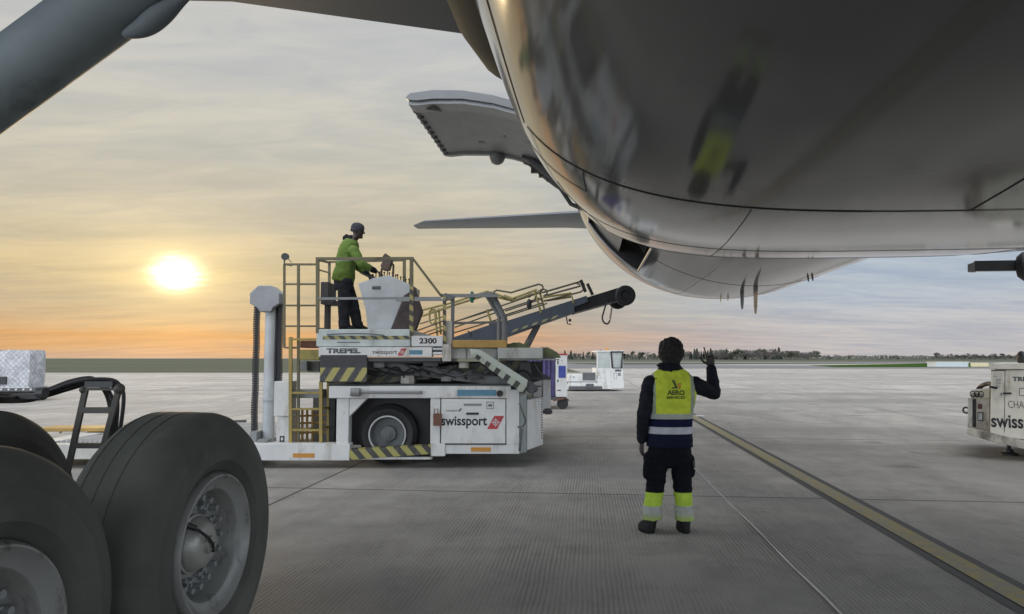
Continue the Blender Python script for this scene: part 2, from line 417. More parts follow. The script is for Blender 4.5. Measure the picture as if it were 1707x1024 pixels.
def grassmat(name, a, b_, sc=.02):
    m = bpy.data.materials.new(name); m.use_nodes = True; t = NT(m.node_tree); b = t.n['Principled BSDF']
    o = t.new('ShaderNodeTexCoord').outputs['Object']
    n = t.noise(t.mapping(o, scale=(.35, 1, 1)), sc, 8, .65); n2 = t.noise(o, sc * 40, 5, .7)
    c = t.mix(t.sstep(n, .35, .65), a, b_); c = t.mix(t.sstep(n2, .4, .7, 0, .4), c, tuple(x * .5 for x in a))
    t.put(b.inputs['Base Color'], c); b.inputs['Roughness'].default_value = 1.0; b.inputs['Specular IOR Level'].default_value = 0
    return m
GR1 = grassmat('dull_field_grass', (.105, .110, .078), (.130, .130, .094))
GR2 = grassmat('airfield_grass', (.036, .075, .013), (.055, .085, .024))
ASPH = mat('taxiway_asphalt', (.13, .13, .135), .7, var=.15, vscale=.05, stretch=(.1, 1, 1))
def far_grass(name, pts, z, m):                     # mown airfield grass: too fine to count
    o = sheet(name, pts, z, m); o['kind'] = 'structure'; return o
yl = G(75, 621.5).y
# field on the left, swelling gently to its skyline
f = MB(); NX, NYY = 40, 16; rows = []
for j in range(NYY + 1):
    q = j / NYY; y = yl + (1500 - yl) * q ** 2.2; row = []
    for i in range(NX + 1):
        x = -1900 + i * (1935 / NX) - 8 * (1 - q) * 0
        h = .02 + max(0, (y - yl)) * .00045 * (1 + .5 * noise.noise(Vector((x * .006, y * .002, 0))))
        row.append((x if i < NX else 6 + y * .02, y + (3 * noise.noise(Vector((x * .02, 5, 0))) if j == 0 else 0), h))
    rows.append(row)
f.loft(rows, caps=False, closed=False)
custom(f.build('grass_field', GR1, None, center=False), kind='structure')
sheet('taxiway', [(8, 108), (95, 104), (240, 104), (240, 150), (60, 150), (12, 190)], .010, ASPH)
far_grass('grass_verge', [(55, 122), (700, 118), (700, 210), (120, 205), (62, 150)], .020, GR2)
sheet('runway', [(8, 230), (900, 225), (900, 300), (8, 300)], .012, ASPH)
far_grass('grass_strip', [(20, 165), (110, 205), (900, 212), (900, 226), (12, 229)], .022, GR1)
far_grass('grass_plain', [(8, 301), (1200, 301), (2600, 2500), (8, 2500)], .03, GR1)

# yellow lead-in line with dark edges
def ribbon(name, l0, l1, s0, s1, z, m):
    return sheet(name, [(F(l, s, 0).x, F(l, s, 0).y) for l, s in ((l0, s0), (l1, s0), (l1, s1), (l0, s1))], z, m)
def paint(name, c, thr=.50):
    m = bpy.data.materials.new(name); m.use_nodes = True; t = NT(m.node_tree); b = t.n['Principled BSDF']
    o = t.new('ShaderNodeTexCoord').outputs['Object']
    n = t.noise(o, 9, 8, .75); n2 = t.noise(t.mapping(o, rot=(0, 0, AX), scale=(1, .1, 1)), 6, 5, .6)
    k = t.m('ADD', t.m('MULTIPLY', n, .7), t.m('MULTIPLY', n2, .3))
    t.put(b.inputs['Base Color'], t.mix(t.sstep(k, thr - .02, thr + .12, 0, .8), c, (.20, .19, .175))); b.inputs['Roughness'].default_value = .6
    return m
LL = toF(G(1450, 858)).x
ribbon('taxi_line_border', LL - .185, LL + .185, -6, 22.0, .004, paint('black_line_paint', (.035, .034, .032), .62))
ribbon('taxi_line', LL - .098, LL + .098, -6, 22.0, .008, paint('yellow_line_paint', (.30, .24, .07), .44))
g0 = toF(G(1168, 695))
ribbon('ground_marking', g0.x - .12, g0.x + .12, g0.y, g0.y + .35, .012, paint('white_line_paint', (.6, .6, .58), .62))

# ------------------------------------------------------------------ trees on the skyline
rng = random.Random(4)
def tree_mats():
    out = []
    for nm, a in (('hazed_twig_brown', (.115, .105, .095)), ('hazed_conifer_green', (.058, .070, .058)), ('hazed_olive_leaf', (.100, .106, .076))):  # distance haze is mixed into these colours, lighter and greyer
        out.append(mat(nm, a, .9, var=.35, vscale=1.1))
    return out
TM = tree_mats(); BARK = mat('tree_bark', (.05, .043, .035), .9)
def crown_mesh(kind, seed):
    r = random.Random(seed); b = MB(); 
    if kind == 'conifer':
        H = 10
        for k in range(900):
            z = 1.2 + (H - 1.2) * r.random() ** 1.25; rad = (H - z) / H * 2.3 * (.75 + .5 * noise.noise(Vector((z * 1.3, seed, 0)))) + .12
            a = r.random() * 6.283; q = rad * r.random() ** .45; c = Vector((q * math.cos(a), q * math.sin(a), z - q * .25)); leaf(b, c, r, .62)
    else:
        H = 10; clumps = []
        for k in range(15):
            a = r.random() * 6.283; q = 3.0 * r.random() ** .6; z = 3.6 + 5.2 * r.random(); q *= 1 - .5 * abs((z - 5.8) / 4.5)
            clumps.append((Vector((q * math.cos(a), q * math.sin(a), z)), .8 + .9 * r.random()))
        for k in range(950 if kind == 'leafy' else 620):
            c, R_ = r.choice(clumps); d = Vector((r.gauss(0, 1), r.gauss(0, 1), r.gauss(0, .8))).normalized() * R_ * r.random() ** .4
            if kind == 'leafy': leaf(b, c + d, r, .62)
            else:                                       # bare twigs
                e = (d + Vector((0, 0, .9))).normalized() * (.5 + .7 * r.random()); q = e.orthogonal().normalized() * .10
                b.face([c + d - q, c + d + q, c + d + e])
        for c, R_ in clumps: b.tube([(0, 0, 2.2 + r.random()), c * .55 + Vector((0, 0, 1.4)), c], .05, 4, [.13, .08, .04])
    return b
def leaf(b, c, r, s):
    u = Vector((r.gauss(0, 1), r.gauss(0, 1), r.gauss(0, 1))).normalized(); w = u.orthogonal().normalized(); q = s * (.6 + .8 * r.random())
    b.face([c - u * q * .6, c + w * q * .5, c + u * q * .6, c - w * q * .5])
protos = {}
def tree(kind, x, y, h, label, group):
    key = (kind, rng.randrange(3)); k = h / 10
    o = thing(dict(conifer='conifer_tree', bare='bare_tree', leafy='bushy_tree')[kind], label, 'tree', (x, y, 0), group)
    if key not in protos:
        mi = dict(conifer=1, bare=0, leafy=2)[kind]
        b = crown_mesh(kind, 11 + key[1] * 7 + mi * 31); me, c = b.mesh('crown', False, False, False); me.materials.append(TM[mi])
        tb = MB().tube([(0, 0, 0), (.05, .03, 1.5), (0, .1, 3.2), (.1, 0, 6.5)], .2, 7, [.26, .2, .16, .05]); tm, c = tb.mesh('trunk', True, True, False); tm.materials.append(BARK)
        protos[key] = (me, tm)
    for nm, me in zip(('crown', 'trunk'), protos[key]):
        ch = bpy.data.objects.new(nm, me); COL.objects.link(ch); ch.parent = o
    o.scale = (k * (1.1 + .6 * rng.random()), k * (1.1 + .6 * rng.random()), k); o.rotation_euler.z = rng.random() * 6.28
    return o
TL = dict(conifer='dark pointed conifer rising from the row of trees on the far skyline',
          bare='bare brown leafless tree in the row on the far skyline',
          leafy='low bushy olive green tree in the row on the far skyline')
def treerow(u0, u1, n, hpx0, hpx1, Yd, kinds, grp):
    for i in range(n):
        u = u0 + (u1 - u0) * (i + .2 + .6 * rng.random()) / n; Y = Yd * (.92 + .16 * rng.random())
        kd = rng.choice(kinds); h = (hpx0 + (hpx1 - hpx0) * rng.random()) * (1.0 if kd != 'conifer' else 1.12) / FPX * Y
        p = P(u, HZ, Y); tree(kd, p.x, p.y, h, TL[kd], grp)
treerow(930, 1010, 16, 8, 15, 620, ['bare', 'leafy', 'conifer'], 'trees on the far skyline')
treerow(1030, 1100, 16, 6, 15, 640, ['leafy', 'leafy', 'bare'], 'trees on the far skyline')
treerow(1135, 1215, 20, 11, 17, 600, ['leafy', 'bare', 'conifer'], 'trees on the far skyline')
treerow(1195, 1300, 34, 13, 19, 560, ['conifer', 'bare', 'bare', 'leafy'], 'trees on the far skyline')
treerow(1300, 1362, 20, 12, 17, 600, ['bare', 'bare', 'leafy'], 'trees on the far skyline')
treerow(1362, 1420, 9, 4, 9, 700, ['bare', 'leafy'], 'trees on the far skyline')
treerow(1470, 1500, 6, 5, 8, 700, ['leafy', 'bare'], 'trees on the far skyline')
treerow(1560, 1720, 44, 5, 12, 640, ['bare', 'leafy', 'bare'], 'trees on the far skyline')
# hedge that reads as one dark mass under the trees
hb = MB(); hr = random.Random(8)
for k in range(5200):
    u = 930 + 800 * hr.random(); 
    hh = (3.0 + 4.2 * max(0, noise.noise(Vector((u * .02, 3, 0))) + .35)) * (1.25 if 1150 < u < 1360 else .75)
    Y = 680 + 60 * hr.random(); p = P(u, HZ, Y); leaf(hb, Vector((p.x, p.y, hh * hr.random())), hr, 1.8)
h_ = hb.build('distant_hedge', mat('hazed_hedge_green', (.090, .094, .076), .95, var=.3, vscale=.2), None, smooth=False); custom(h_, 'long dark hedge along the far edge of the airfield', 'hedge', kind='stuff')  # hedge colour lightened and greyed to stand in for haze

# far airfield things
def far_box_building(u0, u1, v0, v1, Y):
    a, c = P(u0, v1, Y), P(u1, v0, Y); a.z = 0
    o = thing('container_block', 'long pale blue white container standing on the far grass', 'container', ((a.x + c.x) / 2, Y, 0))
    MB().box(a.x, c.x, Y, Y + 2.6, 0, c.z).build('wall', mat('pale_container_blue', (.56, .60, .63), .5), o)
    MB().box(a.x - .1, c.x + .1, Y - .1, Y + 2.7, c.z + .003, c.z + .12).build('roof', WHITE, o)
    rb = MB()
    for i in range(22):
        x = a.x + (c.x - a.x) * (i + .5) / 22; rb.box(x - .05, x + .05, Y - .04, Y - .003, .1, c.z - .1)
    rb.build('ribbing', mat('pale_rib_blue', (.48, .53, .57), .5), o)
far_box_building(1560, 1614, 604.5, 610, 126)
a = P(1634, 612.5, 118); a.z = 0
o = thing('taxiway_sign', 'small pale yellow sign board on the far grass just right of the pale container', 'sign', tuple(a))
MB().box(a.x - 1.45, a.x + 1.45, 118, 118.25, .12, .78).build('sign_face', mat('pale_yellow_paint', (.50, .44, .26), .5), o, bevel=.03)
for dx in (-1.1, 1.1): MB().box(a.x + dx - .06, a.x + dx + .06, 118.06, 118.2, 0, .12).build('leg', GREY, o)

# ================================================================== AIRCRAFT
def smooth_path(pts, k=5):
    o = []
    for i in range(len(pts) - 1):
        p0, p1, p2, p3 = pts[max(i - 1, 0)], pts[i], pts[i + 1], pts[min(i + 2, len(pts) - 1)]
        for j in range(k):
            t_ = j / k; o.append(.5 * ((2 * p1) + (p2 - p0) * t_ + (2 * p0 - 5 * p1 + 4 * p2 - p3) * t_ * t_ + (3 * p1 - p0 - 3 * p2 + p3) * t_ ** 3))
    o.append(pts[-1]); return o
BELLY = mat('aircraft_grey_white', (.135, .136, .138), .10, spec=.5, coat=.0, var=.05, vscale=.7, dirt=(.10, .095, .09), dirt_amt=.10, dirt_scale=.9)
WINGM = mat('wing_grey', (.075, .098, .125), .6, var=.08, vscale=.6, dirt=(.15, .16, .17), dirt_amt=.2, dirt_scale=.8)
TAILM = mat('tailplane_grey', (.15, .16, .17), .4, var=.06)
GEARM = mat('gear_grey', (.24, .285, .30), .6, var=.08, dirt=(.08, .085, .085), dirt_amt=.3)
SEAM = mat('dark_seam_sealant', (.02, .02, .02), .6)
DOORIN = mat('door_lining_grey', (.30, .31, .32), .45, var=.07, dirt=(.16, .16, .16), dirt_amt=.2)
HOLD = mat('hold_interior_dark', (.035, .035, .035), .7)
BELLY.node_tree.nodes['Principled BSDF'].inputs['IOR'].default_value = 1.5
plane = thing('airliner', 'white and grey airliner overhead with open cargo door, tailplane and landing gear wheels', 'airplane', tuple(F(2.65, 5, 0)))
C0, RZ, ZC = 2.6, 3.0, 5.67
def fsec(s):
    if s < 13.4: return ZC - RZ, ZC + RZ, RZ
    q = min(1, (s - 13.4) / 18.0)
    return ZC - RZ + 4.35 * q ** 1.5, ZC + RZ - 1.1 * q ** 2, RZ * (1 - .86 * q ** 1.7)
def fus(s, th):                                     # th measured from straight down, negative = image left
    zb, zt, rx = fsec(s); zc = (zb + zt) / 2; rz = (zt - zb) / 2
    return F(C0 + rx * math.sin(th), s, zc - rz * math.cos(th))
def fus_hit(u, v):                                  # where a pixel's ray meets the straight barrel
    d = toF(ray(u, v)); d = d
    a = d.x ** 2 + d.z ** 2; b = 2 * (d.x * -C0 + d.z * (CAMZ - ZC)); c = C0 ** 2 + (CAMZ - ZC) ** 2 - RZ ** 2
    D_ = b * b - 4 * a * c
    if D_ < 0: return None
    k = (-b - math.sqrt(D_)) / (2 * a); p = d * k + Vector((0, 0, CAMZ))
    return p.y, math.atan2(p.x - C0, -(p.z - ZC))
s0, s1, th0, th1 = 10.4, 13.25, -1.02, -.585
fb = MB(); sta = sorted(set([-19, -15, -10, -5, 0, 3, 6, 8, 9, 10, 11, 11.8] + [s0, s1] + [13.4 + .45 * i for i in range(41)]))
ths = sorted(set([-math.pi + 2 * math.pi * i / 120 for i in range(120)] + [th0, th1]))
grid = [[fb.b.verts.new(fus(s, th)) for th in ths] for s in sta]
for i in range(len(sta) - 1):
    for j in range(len(ths)):
        k = (j + 1) % len(ths); ms = (sta[i] + sta[i + 1]) / 2; mt = ths[j] + .001
        if s0 - 1e-6 < ms < s1 + 1e-6 and th0 - 1e-6 < mt < th1 - 1e-6: continue
        fb.b.faces.new([grid[i][j], grid[i][k], grid[i + 1][k], grid[i + 1][j]])
fb.b.faces.new(grid[-1]); fb.b.faces.new(grid[0][::-1])
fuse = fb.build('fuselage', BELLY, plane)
# bulk hold doorway: lining and frame
def inset(s, th, d):
    return F(C0 + (RZ - d) * math.sin(th), s, ZC - (RZ - d) * math.cos(th))
db = MB(); N = 8
for a_, b_ in (((s0, th0), (s1, th0)), ((s1, th0), (s1, th1)), ((s1, th1), (s0, th1)), ((s0, th1), (s0, th0))):
    for i in range(N):
        p = [a_[k] + (b_[k] - a_[k]) * i / N for k in (0, 1)]; q = [a_[k] + (b_[k] - a_[k]) * (i + 1) / N for k in (0, 1)]
        db.face([inset(*p, 0), inset(*q, 0), inset(*q, .9), inset(*p, .9)])
db.face([inset(s0, th0, .9), inset(s1, th0, .9), inset(s1, th1, .9), inset(s0, th1, .9)])
bd = db.build('bulk_hold', HOLD, plane, smooth=False)
rd = MB(); rd.loft([[inset(s_, th0 + (-.755 - th0) * i / 6, d_) for s_ in (s0 + .02, s1 - .02)] for d_ in (.07,) for i in range(7)], caps=False, closed=False)
rd.build('retracted_door', mat('retracted_door_grey', (.20, .20, .195), .4), bd)
fr = MB()
for a_, b_ in (((s0, th0), (s1, th0)), ((s1, th0), (s1, th1)), ((s1, th1), (s0, th1)), ((s0, th1), (s0, th0))):
    fr.tube([inset(a_[0] + (b_[0] - a_[0]) * i / N, a_[1] + (b_[1] - a_[1]) * i / N, -.004) for i in range(N + 1)], .022, 6)
fr.build('door_frame', ALU, bd)
sh = MB(); rr = random.Random(3)
for k in range(7):
    s_ = s0 + (s1 - s0) * (.25 + .1 * k); sh.tube([inset(s_, th0 + .05, .3), inset(s_ + .03, (th0 + th1) / 2, .25 + .2 * rr.random()), inset(s_, th1 - .03, .3)], .012 + .02 * rr.random(), 6)
sh.build('cargo_net', DGREY, bd)

# belly fairing
FS = [(-9, 2.8, 2.75, 3), (-7, 3.12, 2.42, 4), (-3, 3.165, 2.34, 4.2), (1, 3.165, 2.34, 4.2), (3.9, 3.155, 2.34, 4.1), (5.2, 3.09, 2.39, 4.0), (6.3, 2.96, 2.465, 3.8),
      (7.2, 2.87, 2.545, 3.6), (7.9, 2.72, 2.635, 3.3), (8.4, 2.54, 2.73, 3.0), (8.9, 2.3, 2.95, 2.8), (9.6, 1.9, 3.3, 2.6)]
def fsec2(s):
    for a, b in zip(FS, FS[1:]):
        if a[0] <= s <= b[0]:
            q = (s - a[0]) / (b[0] - a[0]); return [a[k] + (b[k] - a[k]) * q for k in (1, 2, 3)]
    return FS[-1][1:]
def catm(s):                                            # smooth station interpolation
    i = max(1, min(len(FS) - 3, next((k for k in range(len(FS) - 1) if FS[k + 1][0] >= s), len(FS) - 2)))
    p0, p1, p2, p3 = FS[i - 1], FS[i], FS[i + 1], FS[i + 2]; 
    if s < FS[1][0] or s > FS[-2][0]: return fsec2(s)
    q = (s - p1[0]) / (p2[0] - p1[0]); o = []
    for k in (1, 2, 3):
        m1 = (p2[k] - p0[k]) / (p2[0] - p0[0]) * (p2[0] - p1[0]); m2 = (p3[k] - p1[k]) / (p3[0] - p1[0]) * (p2[0] - p1[0])
        o.append((2 * q**3 - 3 * q**2 + 1) * p1[k] + (q**3 - 2 * q**2 + q) * m1 + (-2 * q**3 + 3 * q**2) * p2[k] + (q**3 - q**2) * m2)
    return o
ZF = 4.25
def fair(s, th, off=0):
    w, zb, n = catm(s); h = ZF - zb; a, c = math.sin(th), math.cos(th)
    x = (w + off) * math.copysign(abs(a) ** (2 / n), a); hh = (h if c > 0 else .8) + off
    z = ZF - hh * math.copysign(abs(c) ** (2 / n), c)
    return F(C0 + x, s, z)
fb = MB(); stf = [-9, -8, -7, -5, -3, -1, 1, 2.5] + [3 + .22 * i for i in range(31)]
NT_ = 144
def thd(j):                                              # denser where the superellipse turns
    return -math.pi + 2 * math.pi * j / NT_
fb.loft([[fair(s, thd(j)) for j in range(NT_)] for s in stf])
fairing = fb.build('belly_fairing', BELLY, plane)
def seam_on(fn, pts, w, name='panel_seam', m=SEAM, par=None):
    b = MB(); pr = []
    P_ = [Vector(fn(*p)) for p in pts]
    for i, p in enumerate(P_):
        d = (P_[min(i + 1, len(P_) - 1)] - P_[max(i - 1, 0)]).normalized()
        s_, th_ = pts[i]; e = .01
        n = (Vector(fn(s_ + e, th_)) - p).cross(Vector(fn(s_, th_ + e)) - p).normalized()
        if n.dot(CAM - p) < 0: n = -n
        q = d.cross(n).normalized(); ww = w(i / (len(pts) - 1)) if callable(w) else w
        pr.append([p - q * ww + n * .001, p - q * ww * .6 + n * .004, p + q * ww * .6 + n * .004, p + q * ww + n * .001])
    b.loft(pr, caps=False, closed=False)
    return b.build(name, m, par or fairing, smooth=False)
S0 = 3.92
def span(a, b, n): return [a + (b - a) * i / n for i in range(n + 1)]
seam_on(fair, [(S0, th) for th in span(-1.03, -.485, 50)], lambda q: .008 + .005 * q)
def fl(s_, lat):                                     # fairing skin by lateral position
    w, zb, n = catm(s_); x = (lat - C0) / w; return s_, math.copysign(math.asin(min(1, abs(x) ** (n / 2))), x)
seam_on(fair, [fl(S0, l_) for l_ in span(-.05, 1.5, 30)], .013)
seam_on(fair, [fl(S0, l_) for l_ in span(1.5, 2.02, 12)], .006)
seam_on(fair, [fl(S0 - .95 * q, 2.0 - .18 * q) for q in span(0, 1, 14)], .004)
seam_on(fair, [fl(S0, l_) for l_ in span(2.02, 4.2, 24)], .002)
seam_on(fair, [fl(S0 + .06 + 3.4 * q, .90 + .34 * q) for q in span(0, 1, 20)], .0026)
seam_on(fair, [fl(S0 + 1.2 + 2.2 * q, 3.4 + .3 * q) for q in span(0, 1, 14)], .002)
seam_on(fair, [(4.5, th) for th in span(-1.1, -.75, 14)], .002)
seam_on(fair, [(S0 + (4.5 - S0) * q, -.75) for q in span(0, 1, 6)], .004)
seam_on(fair, [(6.1, th) for th in span(-1.4, 1.3, 60)], .0025)
seam_on(fair, [(7.25, th) for th in span(-1.4, 1.3, 60)], .002)
seam_on(fair, [(S0 + .2 * i, .28) for i in range(14)], .002)
seam_on(fair, [(S0 - .15 * i, -1.05) for i in range(14)], .003)
seam_on(fair, [(5.0 + .15 * i, -.95 + .012 * i) for i in range(14)], .002)
MKM = mat('fastener_grey', (.07, .07, .07), .4)
for sF, ta, tb, n_ in ((S0 + .07, -.95, 1.2, 130), (6.16, -1.2, 1.2, 110), (6.04, -1.2, 1.2, 110), (7.3, -1.2, 1.2, 90), (S0 - .07, -.95, 1.2, 130)):
    rv = MB()
    for i in range(n_):
        th = ta + (tb - ta) * i / n_; p = fair(sF, th); nn = (fair(sF + .01, th) - p).cross(fair(sF, th + .01) - p).normalized(); nn = -nn if nn.dot(CAM - p) < 0 else nn
        u_ = nn.orthogonal().normalized(); w_ = nn.cross(u_); rv.face([p + nn * .0012 + (u_ * math.cos(a) + w_ * math.sin(a)) * .0055 for a in [6.283 * k / 6 for k in range(6)]])
    o_ = rv.build('fastener_row', MKM, fairing, smooth=False); o_['kind'] = 'stuff'
for s_ in (11.2, 14.9, 17.2): seam_on(fus, [(s_, th) for th in span(-1.5, 1.2, 50)], .004, par=fuse)
seam_on(fus, [(10 + .4 * i, -.28) for i in range(16)], .0018, par=fuse)
# wing-root fillet seen edge-on left of the fairing
fb = MB()
for s_, lc, w, zc, h in ((-3, .9, 1.2, 4.5, .9), (2, .7, 1.5, 4.4, .65), (4.5, .5, 1.55, 4.36, .5), (5.6, .5, 1.54, 4.36, .46), (6.3, .5, 1.44, 4.36, .42), (7.0, .55, 1.2, 4.38, .36), (7.8, .7, .85, 4.45, .26), (8.8, .9, .45, 4.6, .12)):
    if 'r_' not in globals(): r_ = []
    r_.append([F(lc + w * math.copysign(abs(math.cos(a)) ** .8, math.cos(a)), s_, zc + h * math.copysign(abs(math.sin(a)) ** .8, math.sin(a))) for a in [2 * math.pi * j / 40 for j in range(40)]])
fb.loft(r_)
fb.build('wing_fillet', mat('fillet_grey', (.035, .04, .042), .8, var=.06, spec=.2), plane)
# wings
def wing(sgn, name):
    b = MB(); rings = []
    for o_, te, le, th, z in ((.0, 6.0, -3.8, .62, 4.34), (2.5, 6.0, -2.5, .5, 4.815), (9.0, 6.7, 1.4, .28, 5.65), (19.5, 9.3, 6.6, .10, 6.7)):
        lat = C0 + sgn * (3.3 + o_); ch = te - le
        pr = [(1, 0), (.8, -.28), (.55, -.62), (.3, -.9), (.1, -.7), (0, 0), (.06, .55), (.25, 1.05), (.5, .95), (.8, .42)]
        rings.append([F(lat, le + ch * q, z + th * k) for q, k in pr])
    b.loft(rings); o = b.build(name, WINGM, plane)
    return o
wing(-1, 'wing'); wing(1, 'wing')
# tailplanes and fin
for sgn in (-1, 1):
    b = MB(); rings = []
    for o_, te, le, th, z in ((.3, 29.2, 25.0, .28, 6.75), (3.5, 29.6, 26.6, .20, 7.0), (9.3, 30.4, 28.7, .11, 7.22), (9.95, 30.5, 29.6, .04, 7.24)):
        rings.append([F(C0 + sgn * o_, le + (te - le) * q, z + th * k) for q, k in ((1, 0), (.6, -.75), (.3, -1), (.08, -.6), (0, 0), (.08, .6), (.3, 1), (.6, .75))])
    b.loft(rings); b.build('tailplane', TAILM, plane)
b = MB(); b.loft([[F(C0 + q * t_, le + (te - le) * k, z) for k, q in ((0, 0), (.2, 1), (.6, .8), (1, 0), (.6, -.8), (.2, -1))] for z, le, te, t_ in ((8.0, 22, 29.5, .25), (12, 26, 30.5, .16), (16, 29, 32, .08))])
b.build('tail_fin', TAILM, plane)

# cargo door, hinged up
prof = [(-2.36, 5.00), (-2.30, 5.055), (-2.0, 5.085), (-1.6, 5.065), (-1.2, 4.985), (-.8, 4.86), (-.4, 4.68), (-.05, 4.49), (.05, 4.42)]
inn = [(.03, 4.34), (-.06, 4.40), (-.42, 4.58), (-.82, 4.76), (-1.2, 4.88), (-1.6, 4.955), (-2.0, 4.97), (-2.22, 4.955), (-2.33, 4.97)]
SD0, SD1 = 9.0, 11.55
cd = MB(); ring = prof + inn
cd.loft([[F(l, s, z) for l, z in ring] for s in (SD0, SD0 + .04, SD1 - .04, SD1)])
cdoor = cd.build('cargo_door', mat('cargo_door_paint', (.17, .175, .18), .3, coat=.3, var=.05), plane)
# the inner pan: recessed lining with a frame lip all round
lip = MB()
def rib_ring(s, w, d):
    lip.loft([[F(l, s + k * w, z - dd) for k, dd in ((0, 0), (1, 0), (1, d), (0, d))] for l, z in inn])
for a_ in ((SD0 + .05, .30, .05), (SD1 - .14, .09, .05)):
    lip = MB(); rib_ring(*a_); lip.build('door_rim', mat('door_rim_light_grey', (.36, .37, .375), .4), cdoor)
ln = MB(); ln.loft([[F(l, s, z - .006) for s in (SD0 + .36, SD1 - .15)] for l, z in inn[2:]], closed=False, caps=False); ln.build('door_lining', DOORIN, cdoor)
sl = MB(); sl.loft([[F(l, s, z - .009) for s in (SD0 + .36, SD0 + .375)] for l, z in inn[1:]], closed=False, caps=False); sl.build('door_seal', SEAM, cdoor)
for i in range(10):                                   # latches on the free edge
    s_ = SD0 + .35 + (SD1 - SD0 - .5) * i / 9
    lb = MB(); a = F(-2.32, s_, 4.94); lb.ball(a, (.032, .05, .032)); lb.cyl(F(-2.33, s_ - .13, 4.955), F(-2.33, s_ + .13, 4.955), .020); lb.box(*sum(([q - .02, q + .02] for q in F(-2.28, s_ + .07, 4.935)), [])); lb.build('latch', GREY, cdoor)
tb = MB(); tri = [(-2.0, SD0 + .10), (-1.93, SD0 + .30), (-2.13, SD0 + .20)]
tb.prism([F(l, s, 4.905) for l, s in tri], (0, 0, -.008)); tb.build('arrow_mark', INK, cdoor)
hb2 = MB()
hb2.ball(F(-1.45, SD1 - .1, 4.86), (.13, .16, .12)); hb2.build('latch_drum', GREY, cdoor)
arm = MB()
for s_ in (SD1 - .05, SD1 - .35):
    arm.tube([F(-.95, s_, 4.80), F(-.62, s_ + .02, 4.56), F(-.42, s_ + .03, 4.42), F(-.15, s_ + .04, 4.22), F(.06, s_ + .05, 4.15)], .05, 8, [.05, .09, .1, .06, .05])
    arm.bar(F(-1.0, s_, 4.82), F(-.2, s_, 4.5), .09, .12)
arm.tube([F(-.45, SD1 + .02, 4.40), F(-.25, SD1 + .1, 4.10), F(.02, SD1 + .1, 3.98)], .035, 8)
for k in range(4): arm.box(*sum(([q - .05, q + .05] for q in F(-.85 + .13 * k, SD1 - .02, 4.66 - .075 * k)), []))
arm.build('hinge_arm', DGREY, cdoor)
for l_, s_ in ((-1.1, SD0 + 1.4), (-.75, SD0 + 1.7), (-1.55, SD0 + 1.9)):
    zz_ = 4.83 + .13 * min(1, max(0, (-l_ - .8) / .8))
    MB().box(*sum(([q - d_, q + d_] for q, d_ in zip(F(l_, s_, zz_), (.12, .05, .012))), [])).build('lining_handle', GREY, cdoor)

# belly antennas and drains
def blade(u0, v0, u1, v1, s, w=.10, t_=.012, name='antenna'):
    a, c = PS(u0, v0, s), PS(u1, v1, s); b = MB()
    ax = F(0, 1, 0); lt = F(1, 0, 0)
    b.loft([[p + ax * (w * k * q) + lt * (t_ * g * q) for k, g in ((-1, 0), (0, 1), (1, 0), (0, -1))] for p, q in ((a, 1.0), (c, .45))])
    return b.build(name, mat('antenna_grey', (.13, .13, .13), .5), plane)
def stand(s_, th, ln, w, t_, name='antenna'):
    p = fus(s_, th); n = F(math.sin(th), 0, -math.cos(th)); ax = F(0, 1, 0); lt = F(math.cos(th), 0, math.sin(th)); b = MB()
    b.loft([[p + n * (ln * q - .02) + ax * (w * k * g + w * .5 * q) + lt * (t_ * e * g) for k, e in ((-1, 0), (0, 1), (1, 0), (0, -1))] for q, g in ((0, 1.0), (.7, .75), (1, .4))])
    return b.build(name, mat('antenna_grey', (.13, .13, .13), .5), plane)
stand(11.6, .02, .42, .16, .018); stand(12.3, .0, .30, .06, .035, 'drain_mast'); stand(13.4, -.05, .10, .05, .012); stand(13.2, -.02, .09, .05, .012)
stand(10.4, .17, .09, .05, .012); stand(10.4, .19, .09, .05, .012)
# ---- landing gear: right-hand bogie
LATI, SH = -1.85, 3.50                                  # inner hub face and rear axle
TR, TW, HZC = .660, .46, .632
def tyre_mesh():
    b = MB(); w = TW / 2; pr = []
    prf = [(-w * .62, .335), (-w * .86, .36), (-w * .965, .40), (-w * .985, .402), (-w, .44), (-w * 1.0, .49), (-w * 1.008, .494), (-w * 1.008, .502), (-w * .995, .506), (-w * .97, .545), (-w * .90, .587), (-w * .70, .624), (-w * .55, .634)]
    def gro(x): return [(x - .006, .636), (x - .003, .6325), (x + .003, .6325), (x + .006, .636)]
    mid = gro(-.125) + gro(-.045) + gro(.035)
    prf = prf + mid + [(-a, r) for a, r in prf[::-1]]
    prf = [(a, r * TR / .636) for a, r in prf]
    b.lathe((0, 0, 0), (1, 0, 0), prf + prf[:1], 96, caps=False); return b.mesh('tyre', True, True, False)[0]
TYM = tyre_mesh(); TYM.materials.append(RUBBER)
def rim_mesh():
    b = MB(); w = TW / 2
    prf = [(-w * .6, .10), (-w * .6, .338), (-w * .80, .352), (-w * .78, .362), (0, .30), (w * .78, .362), (w * .90, .356), (w * .97, .346), (w * .98, .338), (w * .92, .328), (w * .86, .312), (w * .80, .290), (w * .79, .276), (w * .74, .268), (w * .45, .262), (w * .32, .25), (w * .28, .24), (w * .28, .10)]
    b.lathe((0, 0, 0), (1, 0, 0), prf, 72); return b.mesh('rim', True, True, False)[0]
RMM = rim_mesh(); RMM.materials.append(RIM)
